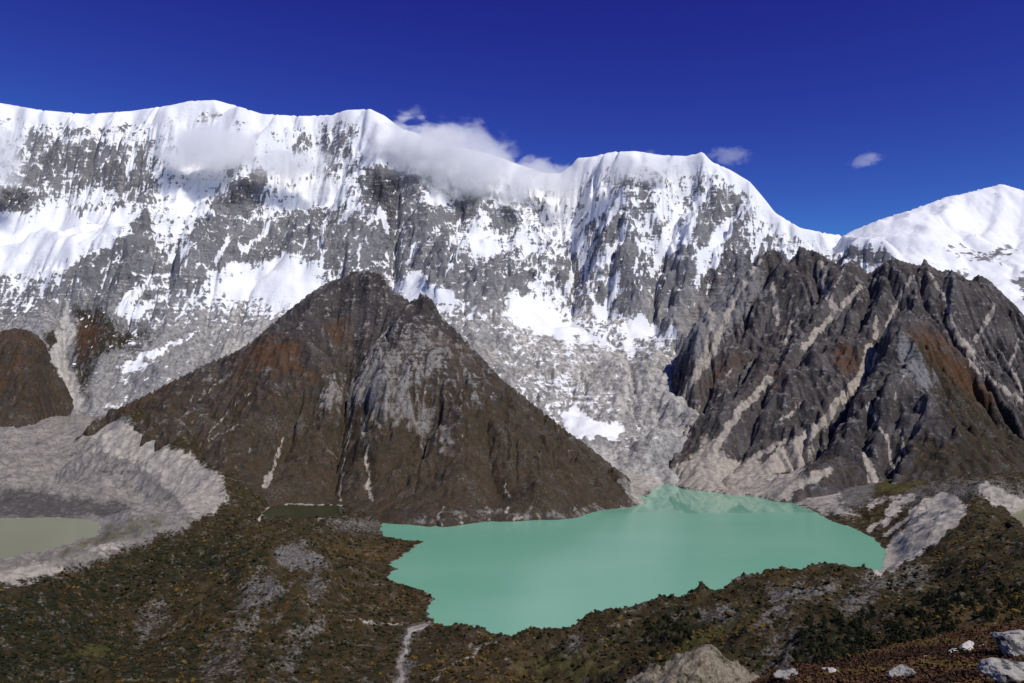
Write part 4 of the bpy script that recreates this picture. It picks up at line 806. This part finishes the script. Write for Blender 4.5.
# ------------------------------------------------------------------ water
def water_mat(name, c1, c2, rough=(.05, .28), calm_from=None):
    s = N(name); v = s.coord()
    n = s.noise(s.mapping(v, (.0016, .0028, 1)), 1.0, 4, .5)
    col = s.mix(s.mr(n, .3, .7), c1, c2)
    if calm_from is not None:                # the sheltered head of the lake lies still
        sep = s.n('ShaderNodeSeparateXYZ'); s.l(v, sep.inputs[0])
        e = s.math('ADD', sep.outputs[1], s.math('MULTIPLY', s.noise(s.mapping(v, (.004, .004, 1)), 1.0, 3, .5), 160))
        calm = s.mr(e, calm_from + 60, calm_from + 110, 0, 1)
        rg = s.math('ADD', s.math('MULTIPLY', calm, rough[0] - rough[1]), rough[1])
    else: calm = None; rg = s.math('ADD', rough[1], 0.0)
    w = s.noise(s.mapping(v, (.006, .014, 1)), 1.0, 3, .5)
    p = s.pbr(col, rg, s.bump(w, .05, 1.0), .27)
    p.inputs['IOR'].default_value = 1.33
    return s.m
def sheet(name, outline, z, grow, mat):
    c = np.array(outline, float)
    n = len(c); area = 0.5 * np.sum(c[:, 0] * np.roll(c[:, 1], -1) - np.roll(c[:, 0], -1) * c[:, 1])
    t = np.roll(c, -1, 0) - np.roll(c, 1, 0); t /= np.linalg.norm(t, axis=1)[:, None] + 1e-9
    nrm = np.stack([t[:, 1], -t[:, 0]], 1) * (1 if area > 0 else -1)
    c = c + nrm * grow
    me = bpy.data.meshes.new(name)
    order = range(n) if area > 0 else range(n - 1, -1, -1)
    me.from_pydata([(x, y, z) for x, y in c], [], [list(order)])
    me.materials.append(mat)
    o = bpy.data.objects.new(name, me); COL.objects.link(o); return o
lake = sheet('lake', LAKE, 0.0, 14.0, water_mat('milky_turquoise_water', (.158, .405, .265), (.188, .43, .29), (.03, .24), 2500))
tag(lake, 'large milky turquoise glacial lake between the mountains', 'lake', kind='structure')
llake = sheet('lake', LEFT, 0.0, 14.0, water_mat('silty_green_water', (.25, .265, .165), (.27, .285, .18), (.05, .2)))
tag(llake, 'silty grey green lake at the snout of the rubble glacier', 'lake', kind='structure')
pond = sheet('pond', POND, 34.0, 8.0, water_mat('dark_pond_water', (.02, .03, .012), (.03, .04, .015), (.03, .1)))
tag(pond, 'small dark green pond at the foot of the pyramid mountain', 'pond', kind='structure')
rpond = sheet('pond', RPOND, 70.0, 8.0, water_mat('tan_pond_water', (.22, .21, .10), (.24, .23, .12), (.05, .2)))
tag(rpond, 'small tan pond behind the moraine at the right edge', 'pond', kind='structure')

# ------------------------------------------------------------------ things on the ground
def ground_z(x, y):
    a = np.clip((x / y - au[0]) / (au[-1] - au[0]) * (NX - 1), 0, NX - 1.001)
    r = np.interp(np.log(y), lr, np.arange(len(lr))); r = np.clip(r, 0, len(lr) - 1.001)
    i0 = a.astype(int); j0 = r.astype(int); fa = a - i0; fr = r - j0
    return (Zg[j0, i0] * (1 - fa) * (1 - fr) + Zg[j0, i0 + 1] * fa * (1 - fr) + Zg[j0 + 1, i0] * (1 - fa) * fr + Zg[j0 + 1, i0 + 1] * fa * fr)
def ground_hit(px, py, y0, y1):
    """where the sight line of a photo position meets the ground between two distances"""
    Ys = np.exp(np.linspace(math.log(y0), math.log(y1), 1500))
    u, v = (px - 512) / F, (341.5 - py) / F
    k = Ys / (CP - v * SP); x = u * k; z = CH + (SP + v * CP) * k
    g = ground_z(x, Ys); b = np.nonzero(z <= g)[0]
    i = b[0] if len(b) else len(Ys) - 1
    return np.array([x[i], Ys[i], g[i]])

# boulders ---------------------------------------------------------
def boulder_mat():
    s = N('lichen_boulder_stone'); v = s.coord()
    n1 = s.noise(v, 1.3, 9, .7); n2 = s.noise(v, 5.0, 8, .7); n3 = s.noise(v, .8, 5, .55)
    a = s.mix(s.mr(n2, .35, .65), (.26, .242, .212), (.44, .41, .36))
    a = s.mix(s.mr(n1, .48, .55), a, (.045, .045, .047))
    a = s.mix(s.math('MULTIPLY', s.mr(n3, .5, .64), .6), a, (.17, .17, .165))
    s.pbr(a, .9, s.bump(s.math('ADD', n1, s.math('MULTIPLY', n2, .4)), .8, .12), .2); return s.m
MAT_BOULDER = boulder_mat()
def pale_mat():
    s = N('white_stone'); v = s.coord(); n = s.noise(v, 4, 8, .65)
    s.pbr(s.mix(s.mr(n, .35, .62), (.36, .34, .305), (.60, .57, .51)), .9, s.bump(n, .6, .08), .2); return s.m
MAT_PALE = pale_mat()
def icosphere(sub):
    import bmesh
    b = bmesh.new(); bmesh.ops.create_icosphere(b, subdivisions=sub, radius=1)
    co = np.array([v.co[:] for v in b.verts]); tr = np.array([[v.index for v in f.verts] for f in b.faces]); b.free(); return co, tr
ICO4 = icosphere(4); ICO5 = icosphere(5); ICO0 = icosphere(1); ICO2 = icosphere(2)
def rock_shape(co, seed, facets=14, rough=.06):
    r = np.random.default_rng(seed); d = co / np.linalg.norm(co, axis=1)[:, None]
    rad = np.ones(len(co)) * 1.3
    for _ in range(facets):                  # flat broken planes
        n = r.normal(size=3); n /= np.linalg.norm(n); off = r.uniform(.5, .95)
        c = d @ n; rad = np.where(c > 1e-3, np.minimum(rad, off / np.maximum(c, 1e-3)), rad)
    p = d * rad[:, None]
    rad = rad * (1 + rough * fbm(p[:, 0] * 2.3 + seed, p[:, 1] * 2.3 + p[:, 2] * 1.7, 4, seed) + .5 * rough * fbm(p[:, 0] * 7 + p[:, 2] * 6, p[:, 1] * 7, 3, seed + 2))
    return d * rad[:, None]
def boulder(px, py, wpx, hpx, label, mat, seed, depth=.8, rot=0, cat='boulder', name='boulder', group='boulders on the near meadow', facets=15):
    g = ground_hit(px, py, 16, 95); k = g[1] / F
    c, tr = ICO5
    p = rock_shape(c, seed, facets)
    p = p / np.array([np.ptp(p[:, 0]), np.ptp(p[:, 1]), np.ptp(p[:, 2])])
    p = p - (p.max(0) + p.min(0)) / 2
    hh = hpx * k / .78
    p = p * np.array([wpx * k, wpx * k * depth, hh]) + np.array([0, 0, hh * .28])
    ca, sa = math.cos(rot), math.sin(rot)
    p = np.stack([p[:, 0] * ca - p[:, 1] * sa, p[:, 0] * sa + p[:, 1] * ca, p[:, 2]], 1)
    o = tri_mesh(name, p, tr, mat, False); o.location = g
    return tag(o, label, cat, group)
boulder(1026, 654, 64, 22, 'largest lichen covered boulder at the right edge of the meadow', MAT_BOULDER, 3, .7, .1)
boulder(1015, 687, 60, 24, 'broken grey boulder with black lichen in the bottom right corner', MAT_BOULDER, 14, .7, -.2)
boulder(902, 678, 26, 12, 'angular black and white boulder alone in the red meadow', MAT_BOULDER, 21, .8, .3, facets=7)
boulder(966, 650, 19, 8, 'small bright white boulder on the brow of the meadow', MAT_PALE, 33, .8, 0)
boulder(952, 652, 12, 4, 'flat white stone lying left of the small white boulder', MAT_PALE, 37, .9, .2, 'stone', 'flat_stone')
boulder(983, 648, 8, 3, 'tiny white stone between the white boulder and the largest boulder', MAT_PALE, 38, .9, .2, 'stone', 'flat_stone')
boulder(925, 659, 8, 3, 'tiny white stone halfway along the brow of the meadow', MAT_PALE, 39, .9, .1, 'stone', 'flat_stone')
boulder(786, 680, 26, 8, 'low grey stone at the left tip of the meadow', MAT_BOULDER, 41, .9, .1, 'stone', 'flat_stone')
boulder(831, 673, 14, 4.5, 'low pale stone on the brow near the meadow tip', MAT_PALE, 42, .9, .1, 'stone', 'flat_stone')

# tan knoll below the viewpoint --------------------------------------
def knoll():
    top = at(706, 646, 260)
    n, mm = 150, 90
    a = np.linspace(0, 2 * math.pi, n, endpoint=False); t = np.linspace(0, 1, mm)
    Aa, T = np.meshgrid(a, t)
    rr = 2.9 + 33 * T * (1 + .18 * np.sin(Aa * 2 + 1) + .12 * np.sin(Aa * 5))
    x = top[0] + rr * np.cos(Aa) * 1.0; y = top[1] + rr * np.sin(Aa) * 1.0
    z = top[2] - .5 - 30 * (T ** .95) * (.9 + .12 * np.cos(Aa))
    z += (1.3 * fbm(x / 5, y / 5, 5, 3, .6) + 1.6 * (ridged(x / 9, y / 9, 4, 4) - .7)) * np.clip(T * 6, .2, 1)
    co = np.stack([x, y, z], -1).reshape(-1, 3); q = []
    i = np.arange(mm * n).reshape(mm, n)
    q = np.stack([i[:-1], np.roll(i, -1, 1)[:-1], np.roll(i, -1, 1)[1:], i[1:]], -1).reshape(-1, 4)[:, ::-1]
    co = np.vstack([co, [[top[0], top[1], top[2]]]])
    tr = [[i[0, k], i[0, (k + 1) % n], len(co) - 1] for k in range(n)]
    tr = np.vstack([np.concatenate([q[:, [0, 1, 2]], q[:, [0, 2, 3]]]), np.array(tr)])
    s = N('tan_knoll_earth'); v = s.coord(); n1 = s.noise(v, .8, 8, .7); n2 = s.noise(v, .16, 6, .6); n3 = s.noise(s.mapping(v, (.9, .9, .22)), 1.0, 6, .65)
    c = s.mix(s.mr(n1, .36, .64), (.18, .145, .10), (.36, .31, .23)); c = s.mix(s.math('MULTIPLY', s.mr(n2, .5, .6), s.mr(n1, .4, .55)), c, (.045, .042, .018)); c = s.mix(s.math('MULTIPLY', s.mr(n3, .58, .7), .8), c, (.07, .055, .04))
    s.pbr(c, .95, s.bump(s.math('ADD', n1, n3), .9, 1.2), .1)
    o = tri_mesh('grassy_knoll', co, tr, s.m, True)
    tag(o, 'steep tan grassy knoll rising from the bottom of the slope', 'knoll', kind='structure')
    return top
KTOP = knoll()

# plants -------------------------------------------------------------
def leaf_mat(name, c1, c2):
    s = N(name); v = s.coord(); n = s.noise(v, .7, 4, .6)
    oi = s.n('ShaderNodeObjectInfo')
    c = s.mix(s.mr(n, .35, .65), c1, c2)
    p = s.pbr(c, .8, None, .1); return s.m
MAT_CONIFER = leaf_mat('dark_conifer_needles', (.014, .020, .010), (.026, .032, .014))
MAT_TRUNK = leaf_mat('grey_brown_bark', (.06, .05, .04), (.09, .075, .06))
def leaf_cloud(n, seed, shape):
    """n small bent leaf faces spread through a crown volume"""
    r = np.random.default_rng(seed); c = shape(r, n)
    s = r.uniform(.6, 1.3, n)
    d1 = r.normal(size=(n, 3)); d1 /= np.linalg.norm(d1, axis=1)[:, None]
    d2 = np.cross(d1, r.normal(size=(n, 3))); d2 /= np.linalg.norm(d2, axis=1)[:, None]
    return c, d1 * s[:, None], d2 * s[:, None]
def leaf_tris(c, d1, d2, size):
    n = len(c)
    v = np.stack([c - d1 * size * .6, c + d2 * size * .45, c + d1 * size, c - d2 * size * .45], 1).reshape(-1, 3)
    b = np.arange(n)[:, None] * 4
    return v, np.concatenate([b + [0, 1, 2], b + [0, 2, 3]])
def conifer_shape(r, n):
    t = r.uniform(0, 1, n) ** 1.3; a = r.uniform(0, 2 * math.pi, n)
    lump = 1 + .35 * np.sin(a * 3 + t * 9) + .2 * np.sin(a * 7 - t * 20)
    rad = (.40 * (1 - t) ** .75 + .03) * lump * np.sqrt(r.uniform(.15, 1, n))
    return np.stack([rad * np.cos(a), rad * np.sin(a), .08 + .92 * t], 1)
def bush_shape(r, n):
    k = 7; cc = np.stack([r.uniform(-.45, .45, k), r.uniform(-.45, .45, k), r.uniform(.2, .55, k)], 1); rr = r.uniform(.22, .4, k)
    i = r.integers(0, k, n); d = r.normal(size=(n, 3)); d /= np.linalg.norm(d, axis=1)[:, None]
    p = cc[i] + d * rr[i][:, None] * r.uniform(.6, 1, n)[:, None]; p[:, 2] = np.abs(p[:, 2]); return p
def scatter(n, poly, y0, y1, rs):
    """ground positions seen inside a photo area"""
    xs = [p[0] for p in poly]; ys = [p[1] for p in poly]; out = []
    r = np.random.default_rng(rs); X_ = r.uniform(min(xs), max(xs), n * 3); Y_ = r.uniform(min(ys), max(ys), n * 3)
    k = inside(X_, Y_, poly); X_, Y_ = X_[k][:n], Y_[k][:n]
    for a, b in zip(X_, Y_): out.append(ground_hit(a, b, y0, y1))
    return np.array(out)
conifers = []
for k in range(4):
    c, d1, d2 = leaf_cloud(520, 100 + k, conifer_shape); v, t = leaf_tris(c, d1, d2, .075)
    conifers.append(tri_mesh('conifer_crown', v, t, MAT_CONIFER, link=False))
def trunk_mesh():
    n = 6; co = []; tr = []
    for z, r_ in ((-.05, .035), (.3, .026), (.9, .006)):
        for a in range(n): co.append((r_ * math.cos(a * 2 * math.pi / n), r_ * math.sin(a * 2 * math.pi / n), z))
    for l in range(2):
        for a in range(n):
            i, j = l * n + a, l * n + (a + 1) % n; tr += [(i, j, j + n), (i, j + n, i + n)]
    return tri_mesh('conifer_trunk', co, tr, MAT_TRUNK, link=False)
TRUNK = trunk_mesh()
rt = random.Random(5)
spots = [(scatter(150, [(900, 610), (950, 588), (1040, 580), (1040, 625), (990, 640), (950, 645), (915, 650), (880, 640)], 300, 1400, 1), 'dark conifer on the ochre slope above the boulders', 'conifers on the slope beyond the boulders'),
         (scatter(95, [(790, 655), (805, 625), (870, 612), (905, 635), (880, 655), (800, 677)], 300, 1400, 2), 'dark conifer in the grove left of the meadow brow', 'conifers in the grove by the meadow'),
         (scatter(50, [(640, 625), (670, 610), (700, 615), (690, 640), (650, 660)], 300, 1400, 3), 'dark conifer on the moraine left of the tan knoll', 'conifers left of the tan knoll')]
for P_, lab, grp in spots:
    for p in P_:
        e = bpy.data.objects.new('conifer_tree', None); COL.objects.link(e); e.location = p - np.array([0, 0, .3]); e.rotation_euler = (0, 0, rt.uniform(0, 6.28))
        h_ = rt.uniform(4.0, 9.0); e.scale = (h_ * rt.uniform(.9, 1.35),) * 2 + (h_,); e.empty_display_size = .3
        tag(e, lab, 'tree', grp)
        for nm, me in (('crown', rt.choice(conifers)), ('trunk', TRUNK)):
            c_ = bpy.data.objects.new(nm, me); COL.objects.link(c_); c_.parent = e

def bush_mesh(seed):
    r = np.random.default_rng(seed); V = []; T = []; o_ = 0
    co, tr = ICO0
    for q in range(2):
        p = co * r.uniform(.7, 1.25, (len(co), 1)) * np.array([.42, .42, .40]) * (1 if q == 0 else .7) + np.array([r.uniform(-.1, .1), r.uniform(-.1, .1), .30]) + (q * np.array([r.uniform(-.4, .4), r.uniform(-.4, .4), -.08]))
        V.append(p); T.append(tr + o_); o_ += len(p)
    c, d1, d2 = leaf_cloud(8, seed + 50, bush_shape); v, t = leaf_tris(c, d1, d2, .22)
    V.append(v); T.append(t + o_)
    return np.vstack(V), np.vstack(T)
def scrub_stuff():
    """low bushes over the moraines and lower slopes: beyond counting"""
    r = np.random.default_rng(77); n = 46000
    px_ = r.uniform(-120, 1150, n); Yv = np.exp(r.uniform(math.log(560), math.log(2400), n))
    x = (px_ - 512) / F * Yv; z = ground_z(x, Yv)
    ai = np.clip(((x / Yv - au[0]) / (au[-1] - au[0]) * (NX - 1)).astype(int), 0, NX - 1); ri = np.clip(np.interp(np.log(Yv), lr, np.arange(len(lr))).astype(int), 0, len(lr) - 1)
    dens = .75 - .9 * (grey[ri, ai] - .12) - 1.1 * pale[ri, ai] - .4 * green[ri, ai]
    dens += .45 * fbm(x / 90, Yv / 90, 3, 91)
    ok = (r.uniform(0, 1, n) < dens) & (dl[ri, ai] > 4) & (dl2[ri, ai] > 6) & (dl3[ri, ai] > 6) & (dl4[ri, ai] > 6)
    x, Yv, z = x[ok], Yv[ok], z[ok]; n = len(x)
    sz = r.uniform(1.8, 5.6, n) * (1 + .5 * (r.uniform(0, 1, n) < .15)) * np.clip(Yv / 1000, .8, 1.5) ** .5
    base = [bush_mesh(300 + k) for k in range(12)]
    pick = r.integers(0, 12, n); V = []; T = []; C = []; off = 0
    tone = r.uniform(0, 1, n) * .6 + .4 * np.clip(.5 + fbm(x / 130, Yv / 130, 3, 92), 0, 1)
    for k in range(12):
        s = np.nonzero(pick == k)[0]
        v, t = base[k]
        a = r.uniform(0, 6.28, len(s)); ca, sa = np.cos(a)[:, None], np.sin(a)[:, None]
        vx = (v[None, :, 0] * ca - v[None, :, 1] * sa) * sz[s][:, None] + x[s][:, None]
        vy = (v[None, :, 0] * sa + v[None, :, 1] * ca) * sz[s][:, None] + Yv[s][:, None]
        vz = v[None, :, 2] * sz[s][:, None] * .85 + z[s][:, None] - .15
        V.append(np.stack([vx, vy, vz], -1).reshape(-1, 3)); C.append(np.repeat(tone[s], len(v)))
        T.append((t[None] + (np.arange(len(s)) * len(v))[:, None, None] + off).reshape(-1, 3)); off += len(s) * len(v)
    s = N('scrub_leaves'); a = s.attr('tone'); v = s.coord(); nn = s.noise(v, .3, 3, .6)
    cr = s.n('ShaderNodeValToRGB'); s.l(a, cr.inputs[0]); e = cr.color_ramp.elements
    e[0].position = .12; e[0].color = (.009, .014, .006, 1); e[1].position = .93; e[1].color = (.16, .105, .022, 1)
    for pos, c in ((.35, (.022, .024, .010)), (.55, (.032, .030, .011)), (.70, (.06, .036, .013)), (.82, (.10, .062, .016))):
        q = cr.color_ramp.elements.new(pos); q.color = (*c, 1)
    s.pbr(cr.outputs[0], .85, None, .1)
    o = tri_mesh('scrub', np.vstack(V), np.vstack(T), s.m, False, dict(tone=np.concatenate(C)))
    tag(o, 'low brown and dark green scrub over the moraines', 'scrub', kind='stuff')
scrub_stuff()

def heath_stuff():
    r = np.random.default_rng(78); n = 26000
    px_ = r.uniform(700, 1160, n); Yv = np.exp(r.uniform(math.log(18), math.log(100), n))
    x = (px_ - 512) / F * Yv; z = ground_z(x, Yv)
    sz = r.uniform(.10, .34, n); V = []; T = []; C = []; off = 0
    tone = r.uniform(0, 1, n) * .4 + .6 * np.clip(.45 + .9 * fbm(x / 5, Yv / 7, 4, 93), 0, 1)
    for k in range(6):
        c, d1, d2 = leaf_cloud(9, 400 + k, bush_shape); v, t = leaf_tris(c, d1, d2, .36)
        s = np.nonzero(np.arange(n) % 6 == k)[0]
        a = r.uniform(0, 6.28, len(s)); ca, sa = np.cos(a)[:, None], np.sin(a)[:, None]
        V.append(np.stack([(v[None, :, 0] * ca - v[None, :, 1] * sa) * sz[s][:, None] * 1.5 + x[s][:, None], (v[None, :, 0] * sa + v[None, :, 1] * ca) * sz[s][:, None] * 1.5 + Yv[s][:, None], v[None, :, 2] * sz[s][:, None] + z[s][:, None] - .02], -1).reshape(-1, 3))
        C.append(np.repeat(tone[s], len(v))); T.append((t[None] + (np.arange(len(s)) * len(v))[:, None, None] + off).reshape(-1, 3)); off += len(s) * len(v)
    s = N('heath_leaves'); cr = s.n('ShaderNodeValToRGB'); s.l(s.attr('tone'), cr.inputs[0]); e = cr.color_ramp.elements
    e[0].position = .15; e[0].color = (.034, .022, .012, 1); e[1].position = .88; e[1].color = (.125, .092, .022, 1)
    for pos, c in ((.4, (.07, .034, .018)), (.58, (.115, .06, .034)), (.72, (.09, .056, .02))):
        q = cr.color_ramp.elements.new(pos); q.color = (*c, 1)
    s.pbr(cr.outputs[0], .85, None, .1)
    o = tri_mesh('heath', np.vstack(V), np.vstack(T), s.m, False, dict(tone=np.concatenate(C)))
    tag(o, 'low red brown heath over the near meadow', 'heath', kind='stuff')
heath_stuff()

# ------------------------------------------------------------------ clouds (real volumes hanging in front of the crest)
def cloud_mat(name, dens, scale, thr, seed):
    m = bpy.data.materials.new(name); m.use_nodes = True; t = m.node_tree; t.nodes.clear()
    s = N.__new__(N); s.m = m; s.t = t; s.out = s.n('ShaderNodeOutputMaterial')
    v = s.coord('Object')
    ln = s.n('ShaderNodeVectorMath', operation='LENGTH'); s.l(v, ln.inputs[0])
    geo = s.n('ShaderNodeNewGeometry')
    mp = s.n('ShaderNodeMapping'); s.l(geo.outputs['Position'], mp.inputs['Vector']); mp.inputs['Location'].default_value = (seed * 3.1, seed * 1.7, seed); mp.inputs['Scale'].default_value = (scale, scale, scale * 1.4)
    n = s.noise(mp.outputs[0], 1.0, 7, .62, .4)
    fall = s.mr(ln.outputs['Value'], .15, 1.0, 1.0, 0.0)
    e = s.math('SUBTRACT', s.math('ADD', n, s.math('MULTIPLY', fall, .42)), thr)
    d = s.math('MULTIPLY', s.mr(e, 0, .22, 0, 1), s.mr(ln.outputs['Value'], .8, 1.0, 1, 0))
    d = s.math('MULTIPLY', d, dens)
    p = s.n('ShaderNodeVolumePrincipled'); p.inputs['Color'].default_value = (1, 1, 1, 1); p.inputs['Anisotropy'].default_value = 0.0
    s.l(d, p.inputs['Density']); s.l(p.outputs[0], s.out.inputs['Volume'])
    return m
def cloud(px, py, Y, wpx, hpx, depth, dens, scale, thr, seed, label, rot=0.0):
    c = at(px, py, Y); k = Y / F
    co, tr = ICO2
    o = tri_mesh('cloud', co * 1.02, tr, cloud_mat('cloud_vapour', dens, scale, thr, seed), True)
    o.location = c; o.scale = (wpx / 2 * k, depth / 2, hpx / 2 * k); o.rotation_euler = (0, rot, 0)
    tag(o, label, 'cloud', 'clouds along the snow crest'); return o
if True:
    cloud(455, 160, 5850, 250, 106, 420, .013, .0044, .58, 3, 'largest white cloud hanging over the middle of the snow crest', R(17))
    cloud(545, 178, 6150, 120, 56, 350, .008, .0065, .60, 4, 'torn wisp of cloud trailing off the right end of the largest cloud', R(15))
    cloud(208, 147, 6000, 150, 80, 350, .013, .0046, .575, 5, 'soft grey cloud below the rounded snow summit on the left')
    cloud(288, 163, 5850, 120, 44, 250, .008, .006, .57, 6, 'thin flat cloud between the soft grey cloud and the largest cloud')
    cloud(2, 160, 6000, 80, 110, 300, .007, .0052, .58, 7, 'pale cloud drifting at the left edge against the cliffs')
    cloud(640, 172, 5650, 150, 50, 250, .007, .006, .585, 8, 'faint cloud veil on the face under the flat snow summit')
    cloud(730, 156, 5950, 66, 30, 220, .0035, .015, .62, 9, 'pair of small torn cloud scraps right of the pointed snow summit')
    cloud(866, 160, 7600, 56, 19, 220, .0035, .011, .60, 10, 'lone small cloud in the blue sky above the saddle', R(-18))

# ------------------------------------------------------------------ light, sky, camera
SUN_EL, SUN_AZ = R(48), R(139)               # azimuth clockwise from +Y: behind the camera, to the right
d = Vector((math.sin(SUN_AZ) * math.cos(SUN_EL), math.cos(SUN_AZ) * math.cos(SUN_EL), math.sin(SUN_EL)))
L = bpy.data.lights.new('sun', 'SUN'); L.energy = 3.7; L.angle = R(.53); L.color = (1.0, .965, .91)
lo = bpy.data.objects.new('sun', L); COL.objects.link(lo); lo.rotation_euler = d.to_track_quat('Z', 'Y').to_euler()
w = bpy.data.worlds.new('World'); sc.world = w; w.use_nodes = True
nt = w.node_tree; bg = nt.nodes['Background']
sky = nt.nodes.new('ShaderNodeTexSky'); sky.sky_type = 'NISHITA'; sky.sun_disc = False
sky.sun_elevation = SUN_EL; sky.sun_rotation = SUN_AZ; sky.altitude = 4600; sky.air_density = 1.0; sky.dust_density = 0.0; sky.ozone_density = 6.0
# thin, deep violet-blue air of great height: the sky darkens quickly towards the zenith
ST = .08
sp_ = nt.nodes.new('ShaderNodeSeparateColor'); cb_ = nt.nodes.new('ShaderNodeCombineColor'); nt.links.new(sky.outputs[0], sp_.inputs[0])
for k_, (g_, p_, mx_) in enumerate(((3.5, 1.7, .20), (24.0, 2.76, .34), (2.2, 1.3, .66))):
    n1 = nt.nodes.new('ShaderNodeMath'); n1.operation = 'POWER'; nt.links.new(sp_.outputs[k_], n1.inputs[0]); n1.inputs[1].default_value = p_
    n2 = nt.nodes.new('ShaderNodeMath'); n2.operation = 'MULTIPLY'; nt.links.new(n1.outputs[0], n2.inputs[0]); n2.inputs[1].default_value = g_ * ST ** p_ / ST
    n3 = nt.nodes.new('ShaderNodeMath'); n3.operation = 'MINIMUM'; nt.links.new(n2.outputs[0], n3.inputs[0]); n3.inputs[1].default_value = mx_ / ST
    nt.links.new(n3.outputs[0], cb_.inputs[k_])
nt.links.new(cb_.outputs[0], bg.inputs[0]); bg.inputs[1].default_value = ST

cd = bpy.data.cameras.new('camera'); cd.lens = LENS; cd.sensor_width = 36; cd.clip_start = .5; cd.clip_end = 60000
co = bpy.data.objects.new('camera', cd); COL.objects.link(co); co.location = (0, 0, CH); co.rotation_euler = (math.pi / 2 + PITCH, 0, 0)
sc.camera = co
vs = sc.view_settings; vs.view_transform = 'Standard'; vs.look = 'None'; vs.exposure = 0.0; vs.gamma = 1.0; vs.use_curve_mapping = False
sc.render.engine = 'CYCLES'
cy_ = sc.cycles; cy_.max_bounces = 16; cy_.diffuse_bounces = 3; cy_.glossy_bounces = 3; cy_.volume_bounces = 14; cy_.use_denoising = True; cy_.denoiser = 'OPENIMAGEDENOISE'; cy_.denoising_input_passes = 'RGB_ALBEDO_NORMAL'; cy_.denoising_prefilter = 'ACCURATE'
cy_.volume_max_steps = 96
